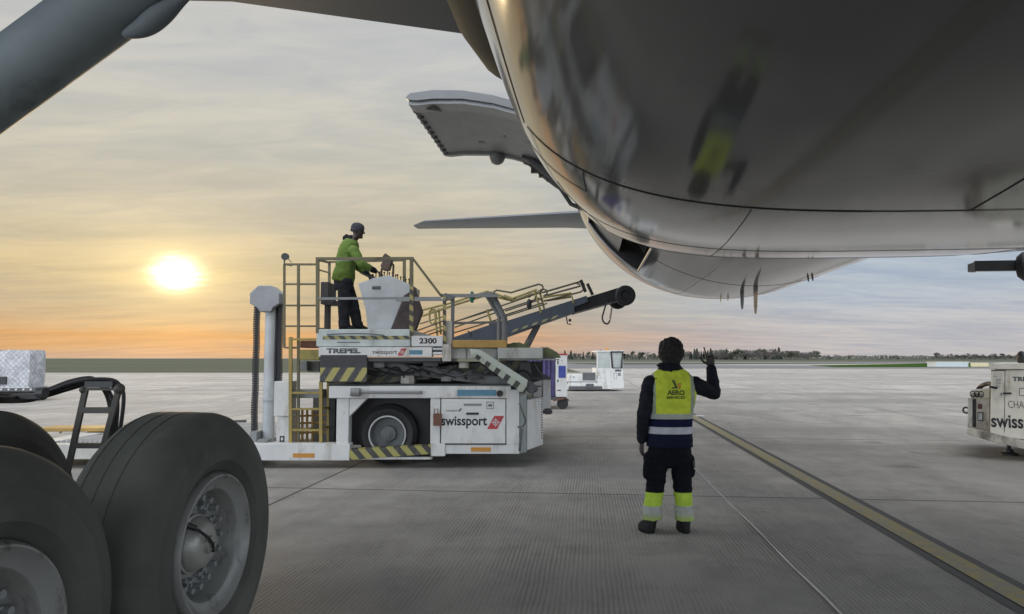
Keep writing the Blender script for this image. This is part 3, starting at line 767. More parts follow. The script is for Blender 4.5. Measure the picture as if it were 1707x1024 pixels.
def hub_mesh():
    b = MB(); w = TW / 2
    b.lathe((0, 0, 0), (1, 0, 0), [(w * .26, .02), (w * .26, .146), (w * .42, .146), (w * .44, .136), (w * .50, .134), (w * .54, .126), (w * .64, .114), (w * .70, .098), (w * .73, .075), (w * .74, .02)], 40)
    b.cyl((w * .73, 0, 0), (w * .82, 0, 0), .045, .040, 20)
    for a in (0, 2.1, 4.2): b.cyl((w * .81, .022 * math.cos(a), .022 * math.sin(a)), (w * .86, .022 * math.cos(a), .022 * math.sin(a)), .007, n=8)
    return b.mesh('hub_cap', True, True, False)[0]
HBM = hub_mesh(); HBM.materials.append(HUB)
def bolt_mesh():
    b = MB(); w = TW / 2
    for i in range(18):
        a = 2 * math.pi * i / 18; q = .225; b.cyl((w * .26, q * math.cos(a), q * math.sin(a)), (w * .52, q * math.cos(a), q * math.sin(a)), .019, .016, 8)
        a += .17; q = .178; b.cyl((w * .26, q * math.cos(a), q * math.sin(a)), (w * .42, q * math.cos(a), q * math.sin(a)), .014, .012, 6)
    for i in range(9):
        a = 2 * math.pi * (i + .5) / 9; q = .202; b.lathe((w * .29, q * math.cos(a), q * math.sin(a)), (1, 0, 0), [(0, .02), (.03, .028), (.03, .016), (.0, .012)], 12)
    return b.mesh('bolt_ring', True, True, False)[0]
BTM = bolt_mesh(); BTM.materials.append(GREY)
def cable_mesh():
    b = MB(); w = TW / 2
    b.tube([(w * .86, .0, -.035), (w * .88, -.015, .005), (w * .86, -.05, .045), (w * .76, -.10, .09), (w * .60, -.14, .12)], .008, 6); b.cyl((w * .5, -.165, .14), (w * .72, -.115, .105), .015, n=8)
    return b.mesh('sensor_cable', True, True, False)[0]
CBM = cable_mesh(); CBM.materials.append(BLACK)
axis = F(1, 0, 0)
MX = Matrix.Rotation(-AX, 4, 'Z')
for s_ in (SH, SH - 1.40):
    for lat, flip in ((LATI - TW / 2, 0), (LATI - TW / 2 - 1.22, 1)):
        wc = F(lat, s_, HZC)
        wh = bpy.data.objects.new('wheel', TYM) if False else None
        o = bpy.data.objects.new('wheel', RMM); COL.objects.link(o); o.parent = plane; o.location = wc - WL[plane.name]
        o.rotation_euler = (0, 0, -AX + (math.pi if flip else 0)); WL[o.name] = wc
        for nm, me in (('tyre', TYM), ('hub_cap', HBM), ('bolt_ring', BTM), ('sensor_cable', CBM)):
            c = bpy.data.objects.new(nm, me); COL.objects.link(c); c.parent = o
LG = LATI - TW / 2 - .61
g = MB(); g.cyl(F(LG, SH + .1, HZC), F(LG, SH - 1.5, HZC), .11, n=16)
for s_ in (SH, SH - 1.4): g.cyl(F(LG - .6, s_, HZC), F(LG + .6, s_, HZC), .075, n=16)
g.build('bogie_beam', GEARM, plane)
MB().tube([F(LG - .05, SH - .7, .55), F(LG - .15, SH - .9, 1.6), F(LG - .15, SH - .905, 1.62), F(LG - .55, SH - 1.7, 4.4)], .15, 20, [.13, .13, .19, .21]).build('gear_leg', GEARM, plane)
# side brace crossing the top-left corner
b0, b1 = PS(-60, 186, 2.62), PS(165, 21, 2.62); dd = (b1 - b0).normalized()
br = MB(); br.tube([b0 - dd * .7, b1 + dd * .25, b1 + dd * .30, b1 + dd * 3.0], .14, 28, [.142, .142, .15, .15]); 
brace = br.build('gear_brace', GEARM, plane)
kn = MB(); k0 = PS(272, 22, 2.60)
kn.tube(smooth_path([k0 - dd * .20 + Vector((.0, 0, .03)), k0 - dd * .10, k0, k0 + dd * .12, k0 + dd * .4]), .05, 16, [.012] + [.018 + .026 * math.sin(math.pi * min(1, i_ / 14)) for i_ in range(20)]); kn.build('brace_joint', mat('joint_grey', (.17, .20, .215), .65), brace)
# hose frame between inner and outer wheels
HF = 3.78
hf = MB(); q = lambda u, v, s=HF: PS(u, v, s)
hf.bar(q(103, 830), q(143, 648), .030, .02); hf.bar(q(150, 830), q(199, 646), .030, .02)
for (u0, v0), (u1, v1), w in (((132, 684), (186, 684), .034), ((120, 743), (172, 743), .03), ((138, 649), (200, 649), .014)): hf.bar(q(u0, v0), q(u1, v1), .02, w)
hf.ball(q(139, 650), .022); hf.ball(q(199, 648), .03); hf.build('hose_frame', mat('frame_brown_grey', (.10, .095, .083), .55), plane)
hs = [((-140, 640), (-30, 660), (40, 663), (75, 655), (115, 640), (150, 633), (188, 634), (203, 648), (206, 670), (200, 720)),
      ((-140, 650), (-30, 664), (40, 666), (75, 658), (115, 644), (150, 637), (180, 637), (193, 652), (196, 676), (193, 725)),
      ((-140, 655), (-30, 668), (40, 669), (75, 661), (115, 649), (145, 641), (170, 641), (184, 657), (189, 680), (187, 730)),
      ((-140, 645), (-30, 656), (40, 660), (75, 651), (115, 636), (150, 630), (165, 640), (178, 660), (184, 690), (181, 740))]
for i, h in enumerate(hs):
    MB().tube(smooth_path([PS(u, v, HF + .03 * i + (0 if u > 0 else -.3)) for u, v in h]), .011, 8).build('brake_hose', BLACK, plane)
cl_ = MB(); cl_.bar(PS(-60, 664, HF - .05), PS(72, 660, HF - .02), .05, .03); cl_.cyl(PS(64, 655, HF - .06), PS(76, 655, HF - .06), .03, n=10); cl_.build('hose_tray', DGREY, plane)
cl_ = MB(); cl_.bar(PS(146, 641, HF), PS(192, 641, HF), .05, .035)
cl_.build('hose_clamp', DGREY, plane)

# ================================================================== CARGO LOADER
Y0 = 10.3
loader = thing('cargo_loader', 'large white cargo loader with raised operator platform, hose mast and long low deck', 'cargo loader', tuple(P(650, 775, 11.5)[:2]) + (0,))
STR1 = stripes('hazard_stripes', (.36, .33, .10), (.05, .05, .045), (1, 0, .9), .21)
STR2 = stripes('hazard_stripes_fine', (.34, .31, .12), (.06, .06, .055), (1, 0, 1), .155)
STR3 = stripes('hazard_stripes_flap', (.40, .36, .12), (.06, .058, .06), (1, 0, -.62), .212)
STRV = stripes('hazard_stripes_post', (.36, .31, .12), (.07, .06, .05), (.6, 0, 1), .15)
def RB(b, u0, v0, u1, v1, Y, dep):                       # box whose front face fills a pixel rectangle at distance Y
    a, c = P(u0, v1, Y), P(u1, v0, Y); return b.box(a.x, c.x, Y, Y + dep, a.z, c.z)
def PR(b, pts, Y, dep): return b.prism([P(u, v, Y) for u, v in pts], (0, dep, 0))
def BR(b, p, q_, Y, w, Y2=None): return b.bar(P(*p, Y), P(*q_, Y2 or Y), w)
def one(fn, name, m, parent=loader, bevel=.008, **kw):
    b = MB(); fn(b); return b.build(name, m, parent, bevel=bevel, **kw)
# low rails and long deck
one(lambda b: RB(b, 404, 740, 583, 768, Y0, .22), 'side_rail', WHITE); one(lambda b: RB(b, 404, 742, 583, 766, Y0 + 3.6, .2), 'side_rail', WHITE)
def f(b): RB(b, 60, 741, 403, 766, Y0 + .02, .2); RB(b, 60, 741, 403, 766, Y0 + 3.7, .2); RB(b, 20, 742, 59, 764, Y0 + .02, 3.9)
one(f, 'deck_frame', WHITE2)
def f(b):
    a, c = P(60, 752, Y0 + .25), P(425, 745, Y0 + .25); b.box(a.x, c.x, Y0 + .25, Y0 + 3.68, a.z, c.z)
one(f, 'deck_plate', mat('deck_grey_steel', (.20, .20, .19), .45, dirt=(.08, .08, .07), dirt_amt=.4))
zd = P(60, 745, Y0 + .25).z
rb = MB(); x0_ = P(66, 745, Y0).x; x1_ = P(420, 745, Y0).x
for i in range(44):
    x = x0_ + (x1_ - x0_) * i / 43
    for y in (Y0 + .5, Y0 + 1.6, Y0 + 2.7): rb.cyl((x, y, zd + .035), (x, y + .85, zd + .035), .03, n=8)
rb.build('deck_rollers', ALU, loader)
def f(b): b.bar(P(56, 717, 14.2), P(410, 703, 14.6), .10, .08)
one(f, 'deck_guide_rail', DGREY)
def f(b):
    b.box(P(60, 722, 12).x, P(175, 722, 12).x, 12.0, 12.5, zd + .07, zd + .13); b.tube([P(100, 722, 12.2), P(106, 715, 12.2), P(118, 713, 12.2), P(124, 722, 12.2)], .02, 6)
one(f, 'deck_stop', OCHRE)
def f(b): PR(b, [(583, 749), (718, 742), (718, 757), (583, 767)], Y0 - .01, .16)
one(f, 'striped_rail', STR1, bevel=0)
def f(b): RB(b, 584, 762, 720, 766.5, Y0 + .03, .14); RB(b, 718, 740, 742, 761, Y0 - .03, .2)
one(f, 'rail_step', WHITE)
def f(b): RB(b, 488, 756, 524, 763, Y0 - .008, .01)
one(f, 'side_reflector', ORANGE, bevel=0)
def f(b): RB(b, 785, 746, 818, 753, Y0 - .008, .01)
one(f, 'side_reflector', ORANGE, bevel=0)
# chassis
def f(b):
    RB(b, 548, 644, 852, 664, Y0 + .005, .2); RB(b, 560, 664, 582, 741, Y0 + .05, .2); RB(b, 717, 664, 734, 740, Y0 + .02, .2)
    RB(b, 735, 741, 866, 757, Y0, .25); RB(b, 844, 650, 866, 741, Y0 + .002, .25); RB(b, 735, 664.5, 843.5, 740.5, Y0 + .03, .3)
one(f, 'chassis', WHITE)
def f(b): RB(b, 548, 644, 866, 664, Y0 + 3.3, .2); RB(b, 735, 664, 866, 757, Y0 + 3.3, .2); RB(b, 560, 664, 582, 741, Y0 + 3.3, .2)
one(f, 'rear_chassis', WHITE)
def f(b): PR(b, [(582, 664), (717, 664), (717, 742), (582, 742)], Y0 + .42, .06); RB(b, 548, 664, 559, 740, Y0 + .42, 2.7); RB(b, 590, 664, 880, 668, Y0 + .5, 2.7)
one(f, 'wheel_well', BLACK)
def f(b): PR(b, [(582, 664.3), (612, 664.3), (582, 695)], Y0 + .06, .12)
one(f, 'corner_gusset', WHITE)
wc = P(648, 721, Y0 + .32)
for yy in (Y0 + .36, Y0 + 3.05):
    b = MB(); b.lathe((wc.x, yy, .46), (0, -1, 0), [(-.16, .26), (-.18, .38), (-.12, .43), (.0, .44), (.10, .43), (.16, .37), (.15, .29), (.13, .262), (-.16, .262)], 40, caps=False); w_ = b.build('wheel', RUBBER2, loader)
    b = MB(); b.lathe((wc.x, yy, .46), (0, -1, 0), [(-.1, .02), (-.1, .262), (.15, .275), (.165, .262), (.15, .245), (.05, .225), (.04, .12), (.09, .11), (.10, .01)], 40); b.build('rim', mat('worn_rim_grey', (.13, .14, .14), .5, dirt=(.04, .04, .04), dirt_amt=.5), w_)
    b = MB(); b.lathe((wc.x, yy, .46), (0, -1, 0), [(.15, .252), (.172, .254), (.172, .274), (.15, .276), (.15, .252)], 40, caps=False); b.build('rim_flange', ALU, w_)
door = one(lambda b: RB(b, 736, 666, 842.5, 739.5, Y0 - .005, .03), 'side_panel', WHITE, bevel=.004)
def f(b): RB(b, 735, 739.9, 844, 741.5, Y0 - .012, .01)
one(f, 'panel_seam', SEAM, door, 0)
def f(b): RB(b, 773, 673, 803, 677, Y0 - .008, .002); 
one(f, 'vent_slot', GREY, door, 0)
def f(b): RB(b, 777, 688, 798, 691.5, Y0 - .02, .014)
one(f, 'panel_handle', BLACK, door, 0)
def rect_lines(b, u0, v0, u1, v1, Y, t_=1.0):
    RB(b, u0, v0, u1, v0 + t_, Y, .002); RB(b, u0, v1 - t_, u1, v1, Y, .002); RB(b, u0, v0 + t_, u0 + t_, v1 - t_, Y, .002); RB(b, u1 - t_, v0 + t_, u1, v1 - t_, Y, .002)
def f(b): rect_lines(b, 811, 670, 823, 682, Y0 - .008); RB(b, 814, 674, 820, 678, Y0 - .008, .002)
one(f, 'label_plate', INKG, door, 0)
def txt(s, u0, v0, u1, v1, Y, m, par, bold=.0):          # text filling a pixel box
    a, c = P(u0, v1, Y), P(u1, v0, Y); return lettering(s, a, c.x - a.x, c.z - a.z, m, par, bold=bold)
def logo(u0, v0, u1, v1, Y, par):
    """red slanted plate with a white ring and cross"""
    sl = (u1 - u0) * .42
    patch([P(u0, v1, Y), P(u1 - sl, v1, Y), P(u1, v0, Y), P(u0 + sl, v0, Y)], RED, par, 'emblem', off=.002, th=.002)
    c = P((u0 + u1) / 2, (v0 + v1) / 2, Y - .004); r = (P(u1, v0, Y).x - P(u0, v0, Y).x) * .17
    b = MB(); ri = []
    for k in (.78, 1.0): ri.append([c + Vector((math.cos(a) * r * k, 0, math.sin(a) * r * k)) for a in [2 * math.pi * j / 24 for j in range(24)]])
    b.loft(ri, caps=False)
    for dx, dz in ((1, .28), (.28, 1)): b.face([c + Vector((x * r * .55 * dx, -.001, z * r * .55 * dz)) for x, z in ((-1, -1), (1, -1), (1, 1), (-1, 1))])
    for a in range(4): b.prism([c + Vector((math.cos(a * math.pi / 2 + e) * r * k, -.001, math.sin(a * math.pi / 2 + e) * r * k)) for e, k in ((-.14, .9), (.14, .9), (.12, 1.35), (-.12, 1.35))], (0, -.001, 0))
    b.build('emblem_ring', WHITE, par, smooth=False)
txt('swissport', 735.5, 694, 812, 714.5, Y0 - .006, INK, door, .022)
logo(812, 693.5, 840.5, 715.5, Y0 - .006, door)
txt('swissport', 744, 683, 764, 687, Y0 - .006, INKG, door); patch([P(764, 686, Y0 - .006), P(767, 686, Y0 - .006), P(770, 681, Y0 - .006), P(767, 681, Y0 - .006)], INKG, door, 'emblem', .002, .002)
def f(b): RB(b, 762, 650, 827, 660, Y0 - .004, .012)
one(f, 'blue_plate', BLUEP, bevel=0)
def f(b): p = P(833, 656, Y0); b.cyl((p.x, Y0 - .03, p.z), (p.x, Y0 + .01, p.z), .045, n=20)
one(f, 'round_lamp', BLACK)
def f(b): RB(b, 722, 690, 736, 710, Y0 - .05, .06); b.tube([P(724, 690, Y0 - .03), P(724, 682, Y0 - .03), P(730, 682, Y0 - .03), P(730, 690, Y0 - .03)], .008, 6)
one(f, 'brown_latch_box', RUST)
# chamfered front corner with perforated cabinet
c0, c1 = P(867, 757, Y0 + .02), P(905, 742, Y0 + 1.0)
def f(b): b.prism([(c0.x, Y0 + .03, c0.z), (c0.x + .10, Y0 + .22, c0.z), (c0.x + .10, Y0 + 3.4, c0.z), (c0.x, Y0 + 3.4, c0.z)], (0, 0, P(867, 648, Y0).z - c0.z))
one(f, 'corner_post', mat('grey_green_paint', (.30, .33, .31), .5, dirt=(.12, .12, .11), dirt_amt=.3))
zt_ = P(890, 668, Y0 + .4).z
cab = one(lambda b: b.prism([(c0.x + .105, Y0 + .25, c0.z + .02), (c1.x, Y0 + .95, c0.z + .02), (c1.x, Y0 + 3.3, c0.z + .02), (c0.x + .105, Y0 + 3.3, c0.z + .02)], (0, 0, zt_ - c0.z)), 'front_cabinet', WHITE)
hb3 = MB(); e0, e1 = Vector((c0.x + .105, Y0 + .25, 0)), Vector((c1.x, Y0 + .95, 0)); ed = (e1 - e0).normalized(); en = Vector((ed.y, -ed.x, 0))
for i in range(17):
    z = c0.z + .12 + i * .04; p = e0.lerp(e1, .88) + en * .003; hb3.prism([p + Vector((0, 0, z)), p + ed * .06 + Vector((0, 0, z)), p + ed * .06 + Vector((0, 0, z + .018)), p + Vector((0, 0, z + .018))], en * -.004)
hb3.build('vent_holes', INK, cab, smooth=False)
def f(b):
    b.tube(smooth_path([P(866, 672, Y0 - .02), P(872, 690, Y0 - .1), P(876, 702, Y0 - .08), P(870, 712, Y0 - .04), P(863, 712, Y0 - .02)]), .012, 6)
    b.tube([P(870, 715, Y0), P(868, 735, Y0 - .02), P(866, 752, Y0)], .018, 6)
one(f, 'tie_down_loop', DGREY, bevel=0)
# scissor bay
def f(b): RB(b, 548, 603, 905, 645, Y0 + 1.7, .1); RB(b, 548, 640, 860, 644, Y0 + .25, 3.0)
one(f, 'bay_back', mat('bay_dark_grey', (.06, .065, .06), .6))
def sciss(Y):
    b = MB(); b.bar(P(600, 606, Y), P(868, 640, Y), .08, .15); b.build('scissor_arm', mat('scissor_grey', (.17, .175, .17), .5, dirt=(.07, .07, .06), dirt_amt=.4), loader, bevel=.01)
    b = MB(); b.bar(P(880, 606, Y + .12), P(600, 634, Y + .12), .08, .16); b.build('scissor_arm', stripes('faded_hazard_stripes', (.16, .155, .09), (.055, .055, .05), (1, 0, -.9), .23) if 'faded_hazard_stripes' not in bpy.data.materials else bpy.data.materials['faded_hazard_stripes'], loader)
sciss(Y0 + .35); sciss(Y0 + 1.4)
def f(b): b.cyl(P(596, 654, Y0 - .03), P(704, 654, Y0 - .03), .022, n=12); b.cyl(P(585, 654, Y0 - .04), P(600, 654, Y0 - .04), .06, n=12)
one(f, 'hydraulic_cylinder', GREY, bevel=0)
def f(b): RB(b, 583, 625, 700, 642, Y0 + .9, .6); RB(b, 700, 612, 760, 640, Y0 + 1.1, .4); RB(b, 780, 622, 830, 642, Y0 + .8, .5)
one(f, 'pump_unit', DGREY)
rc_ = random.Random(12)
for k in range(9):
    u0_ = 620 + 26 * k + rc_.uniform(-8, 8); Yh = Y0 + .22 + .06 * rc_.random(); dz_ = rc_.uniform(4, 12)
    MB().tube(smooth_path([P(u0_ - 30, 606 + rc_.uniform(0, 6), Yh), P(u0_ - 10, 612 + dz_, Yh - .03), P(u0_ + 15, 618 + dz_, Yh - .04), P(u0_ + 40, 612 + rc_.uniform(0, 14), Yh), P(u0_ + 55, 626 + rc_.uniform(0, 10), Yh + .05)]), .012 + .008 * rc_.random(), 6).build('hydraulic_hose', rc_.choice([BLACK, BLACK, DGREY]), loader)
for (u0_, v0_, u1_, v1_, d_, m_) in ((622, 604, 640, 613, .18, GREY), (668, 626, 690, 640, .3, WHITE2), (705, 603, 730, 611, .15, DGREY), (735, 622, 752, 636, .28, GREY), (765, 604, 781, 614, .2, WHITE2), (832, 606, 850, 618, .3, DGREY), (845, 625, 862, 641, .25, GREY)):
    one(lambda b: RB(b, u0_, v0_, u1_, v1_, Y0 + d_, .2), 'valve_box', m_)
flap = one(lambda b: RB(b, 533, 592, 612, 637, Y0 - .02, .03), 'rubber_flap', mat('flap_black', (.05, .05, .052), .6, var=.2), bevel=.004)
def f(b): RB(b, 533.5, 613, 611.5, 636, Y0 - .025, .003)
one(f, 'stripe_band', STR3, flap, 0)
# operator platform
plat = one(lambda b: RB(b, 527, 549, 684, 578, Y0 + .03, 2.6), 'operator_platform', mat('platform_pale_green', (.50, .55, .53), .45, dirt=(.22, .22, .20), dirt_amt=.4))
def f(b): RB(b, 538, 560, 684, 566, Y0 + .026, .003)
one(f, 'stripe_band', STR2, plat, 0)
def f(b): b.tube(smooth_path([P(545, 558, Y0 + .02), P(575, 556.5, Y0), P(610, 556.5, Y0), P(640, 559, Y0 + .02)]), .008, 6); RB(b, 562, 570, 600, 571.5, Y0 + .026, .003)
one(f, 'edge_conduit', INKG, plat, 0)
bd_ = one(lambda b: RB(b, 531, 579, 720, 595, Y0 - .01, .2), 'name_board', WHITE, bevel=.005)
txt('TREPEL', 544, 580.8, 601, 589, Y0 - .011, INKG, bd_, .05)
txt('swissport', 621, 583.5, 662, 592.5, Y0 - .011, INK, bd_, .0); logo(662.5, 581, 678, 593, Y0 - .011, bd_)
def f(b): RB(b, 682, 584, 704, 591, Y0 - .014, .003)
one(f, 'blue_plate', BLUEP, bd_, 0)
def f(b): RB(b, 720.5, 580, 740, 584, Y0 + .02, .2); RB(b, 720.5, 587, 740, 592, Y0 + .02, .2)
one(f, 'pipe_rack', ALU)
np_ = one(lambda b: RB(b, 686, 560, 738, 577.5, Y0, .1), 'number_plate', WHITE, bevel=.004)
txt('2300', 699, 563.5, 728, 573, Y0 - .001, INK, np_, .03)
def f(b): RB(b, 540, 596, 740, 606, Y0 + .2, 2.6); RB(b, 612.5, 596, 735, 603, Y0 + .02, .15)
one(f, 'platform_beam', DGREY)
# guard rails
RAILB = mat('guard_rail_olive', (.15, .135, .075), .5, dirt=(.07, .06, .04), dirt_amt=.4)
Yb = Y0 + 1.9
def f(b):
    for p, q_, Y, w in (((529.5, 430), (529.5, 556), Y0 + .05, .045), ((527, 431.5), (689, 431), Y0 + .05, .04), ((686, 431), (686, 560), Y0 + .05, .05), ((688, 431), (735, 493), Y0 + .05, .035),
                        ((674, 431), (674, 498), Yb, .05), ((549, 437), (674, 434), Yb, .035), ((549, 437), (549, 552), Yb, .04), ((530, 500), (549, 498), Y0 + .1, .03)): BR(b, p, q_, Y, w)
    b.bar(P(529, 433, Y0 + .05), P(549, 438, Yb), .035); b.bar(P(529, 498, Y0 + .05), P(549, 500, Yb), .03); b.bar(P(529, 548, Y0 + .05), P(549, 549, Yb), .03); b.bar(P(531, 450, Y0 + .05), P(549, 455, Yb), .02)
one(f, 'guard_rail', RAILB, bevel=0)
def f(b):
    BR(b, (531, 498), (735, 497), Y0 + .03, .034); BR(b, (735, 493), (830, 493), Y0 + .1, .05); BR(b, (660, 501), (742, 500), Y0 + .02, .03)
one(f, 'mid_rail', mat('rail_grey', (.24, .25, .25), .45), bevel=0)
def f(b): BR(b, (686, 478), (686, 558), Y0 + .012, .052)
one(f, 'striped_post', STRV, bevel=0)
# access cage and yellow ladder at the left
def f(b):
    Yc = Y0 + .25
    for p, q_, w in (((474, 441), (474, 580), .03), ((497.5, 441), (497.5, 748), .036), ((474, 441), (528, 441), .03), ((475, 474), (528, 474), .026), ((475, 509.5), (528, 509.5), .026), ((475, 544), (528, 544), .026), ((475, 580), (497, 580), .026)): BR(b, p, q_, Yc, w)
    BR(b, (474, 441), (486, 443), Yc, .02, Yc + .7); BR(b, (486, 443), (486, 560), Yc + .7, .02) if False else None
one(f, 'cage_rail', RAILB, bevel=0)
def f(b):
    b.cyl(P(475, 428, Y0 + .22), P(477, 428, Y0 + .36), .055, .048, 14); b.cyl(P(474, 441, Y0 + .25), P(474, 432, Y0 + .25), .012, n=8); b.tube([P(479, 430, Y0 + .3), P(486, 438, Y0 + .25)], .006, 6)
one(f, 'flood_lamp', DGREY, bevel=0)
def f(b):
    Yc = Y0 + .18
    for u in (484.5, 535): BR(b, (u, 562 if u < 500 else 636), (u, 747), Yc, .045)
    BR(b, (547, 636), (547, 745), Yc + .3, .035)
    for v in (566, 655, 682, 717, 745): BR(b, (485, v), (535, v), Yc, .03)
    for v in (636, 680, 712): b.bar(P(535, v, Yc), P(547, v, Yc + .3), .03)
one(f, 'ladder', YELLOW, bevel=0)
def f(b): RB(b, 499, 583, 533, 600, Y0 + .2, .5)
one(f, 'ladder_platform', mat('olive_yellow_paint', (.30, .25, .06), .5, dirt=(.14, .11, .05), dirt_amt=.4))
def f(b): RB(b, 500, 568, 529, 580, Y0 + .4, .4)
one(f, 'step_box', RUST)
def f(b): RB(b, 490, 650, 536, 664, Y0 + .35, .3); RB(b, 500, 602, 512, 618, Y0 + .6, .3); RB(b, 512, 602, 533, 620, Y0 + .8, 1.2); RB(b, 520, 655, 560, 742, Y0 + .8, .3)
one(f, 'rear_equipment', GREY)
def f(b):
    for u in (494, 504, 512, 521): BR(b, (u, 682), (u, 742), Y0 + .6, .03)
    for v in (694, 706, 722): BR(b, (492, v), (545, v - 2), Y0 + .7, .03)
one(f, 'ladder_back_frame', OCHRE, bevel=0)
# hose mast
Ym = Y0 + .35
def f(b):
    p = P(443, 745, Ym); b.cyl((p.x, Ym + .1, p.z), (p.x, Ym + .1, P(443, 515, Ym).z), .085, n=24); b.cyl((p.x, Ym + .1, P(443, 668, Ym).z), (p.x, Ym + .1, P(443, 664, Ym).z), .105, n=24)
    b.cyl((p.x, Ym + .1, .15), (p.x, Ym + .1, P(443, 738, Ym).z), .13, n=24)
mast = one(f, 'hose_mast', mat('mast_pale_grey', (.50, .53, .54), .4, dirt=(.3, .3, .28), dirt_amt=.3), bevel=0)
def f(b): PR(b, [(430, 476), (451, 476), (466, 489), (466, 506), (455, 513), (452, 520), (433, 520), (428, 513), (416, 506), (416, 489)], Ym - .05, .3)
one(f, 'mast_head', mat('mast_head_grey', (.32, .33, .35), .4), mast, bevel=.012)
for u, bot in ((425, 738), (458, 635), (464, 640)):
    cb_ = MB(); top = P(u, 506, Ym); lo = P(u, bot, Ym); n_ = int((top.z - lo.z) / .035)
    for i in range(n_):
        z = lo.z + (top.z - lo.z) * i / n_; wob = .004 * math.sin(i * .35)
        cb_.box(top.x - .038 + wob, top.x + .038 + wob, Ym + .06, Ym + .14, z, z + .028)
    cb_.tube([(top.x, Ym + .1, lo.z - .08), (top.x, Ym + .1, top.z)], .026, 8); cb_.build('hose_chain', BLACK, mast)
def f(b): RB(b, 456, 636, 483, 694, Y0 + .22, .35); RB(b, 460, 694, 484, 746, Y0 + .26, .3)
bx_ = one(f, 'electrical_box', WHITE)
def f(b): RB(b, 466, 727, 474, 737, Y0 + .255, .004)
one(f, 'box_sign', INK, bx_, 0)
def f(b): RB(b, 468, 730.5, 472, 733.5, Y0 + .252, .003); RB(b, 469, 729, 471, 735, Y0 + .251, .001)
one(f, 'sign_cross', WHITE, bx_, 0)
def f(b): RB(b, 416, 720, 428, 741, Y0 + .2, .3); RB(b, 428, 733, 445, 741, Y0 + .12, .2)
one(f, 'mast_foot', GREY)
# control console
Yk = Y0 + .75
con = one(lambda b: PR(b, [(613, 549), (609, 515), (597, 473), (622, 464), (648, 459), (690, 477), (682, 549)], Yk, .75), 'console', mat('console_grey', (.44, .46, .47), .45, dirt=(.25, .25, .24), dirt_amt=.2))
def f(b): RB(b, 620, 477, 634, 482, Yk - .02, .02)
one(f, 'console_handle', DGREY, con)
for i in range(15):
    lv = MB()
    p = P(622 + i * 4.6, 464.5 - (i * .9 if i < 5 else 4.5 - (i - 5) * 1.75), Yk + .15 + .07 * (i % 3)); lv.cyl(p + Vector((0, 0, -.03)), p + Vector((.008 * (i % 3 - 1), 0, .05 + .02 * (i % 2))), .009, n=6); lv.ball(p + Vector((.008 * (i % 3 - 1), 0, .06 + .02 * (i % 2))), .016, 8, 6); lv.build('control_lever', BLACK, con)
def f(b): b.tube([P(634, 462, Yk + .1), P(637, 447, Yk + .1), P(645, 440, Yk + .1)], .02, 8); PR(b, [(634, 443), (641, 428), (653, 434), (648, 450), (638, 450)], Yk, .16); PR(b, [(637, 428), (642, 422), (654, 430), (650, 436)], Yk + .02, .14); b.tube([P(652, 438, Yk + .1), P(656, 442, Yk + .1), P(655, 462, Yk + .1)], .018, 8)
one(f, 'display_box', mat('box_dark_brown', (.095, .062, .05), .6), con)
sw = MB(); swc = P(616, 462, Yk + .2); ax_ = Vector((.45, 0, .9)).normalized(); u_ = Vector((0, 1, 0)); v_ = ax_.cross(u_)
sw.tube([swc + (u_ * math.cos(a) + v_ * math.sin(a)) * .16 for a in [2 * math.pi * j / 24 for j in range(25)]], .014, 8); sw.tube([swc - u_ * .16, swc, swc + u_ * .16], .012, 6); sw.tube([swc, swc - ax_ * .12 + Vector((.08, 0, 0))], .02, 8)
sw.build('steering_wheel', BLACK, con)
def f(b):
    b.loft([[P(u, v, Y) for u, v in pts] for Y, pts in ((Yk - .06, [(674, 494), (691, 480), (704, 520), (690, 556), (650, 556)]), (Yk + .1, [(672, 490), (692, 479), (706, 521), (692, 558), (646, 558)]), (Yk + .9, [(672, 490), (692, 478), (706, 521), (692, 557), (648, 557)]))])
one(f, 'console_cover', BROWN)
# operator seat
def f(b): RB(b, 534, 470, 548, 500, Y0 + 1.1, .5); RB(b, 534, 500, 557, 507, Y0 + 1.1, .5); RB(b, 540, 507, 549, 549, Y0 + 1.3, .12)
one(f, 'operator_seat', mat('seat_black', (.06, .055, .055), .8))
# front bridge (toward the aircraft)
def f(b): RB(b, 737, 574, 752, 602, Y0 + .0, .12); RB(b, 743, 535, 753, 573.5, Y0 + .1, .1); RB(b, 738, 592, 752, 602.5, Y0 - .006, .004)
one(f, 'bridge_post', WHITE2)
def f(b): BR(b, (741, 495), (741, 573), Y0 + .04, .046)
one(f, 'striped_post', STRV, bevel=0)
def f(b):
    BR(b, (755, 497), (754, 573), Y0 + .5, .05); BR(b, (741, 493), (757, 499), Y0 + .1, .08)
    BR(b, (757, 539), (843, 537), Y0 + .4, .035); BR(b, (742, 500), (755, 497), Y0 + .05, .04)
    b.tube([P(811, 492, Y0 + .25), P(832, 528, Y0 + .25), P(832, 570, Y0 + .25)], .03, 8); b.tube([P(820, 490, Y0 + .2), P(841, 532, Y0 + .2), P(841, 570, Y0 + .2)], .045, 8); b.tube([P(800, 492, Y0 + .2), P(822, 490, Y0 + .2)], .03, 8)
    BR(b, (844.5, 534), (844.5, 572), Y0 + .3, .02); BR(b, (829, 540), (829, 570), Y0 + .6, .02)
one(f, 'bridge_guard_rail', mat('bridge_rail_grey', (.15, .155, .16), .5, dirt=(.06, .06, .06), dirt_amt=.3), bevel=0)
def f(b): RB(b, 784, 486, 789, 504, Y0 + .15, .12); b.ball(P(787, 496, Y0 + .2), .045)
one(f, 'signal_lamp', TEAL)
def f(b): RB(b, 754, 567, 845, 580, Y0 + .03, 2.4)
one(f, 'bridge_edge_beam', OCHRE)
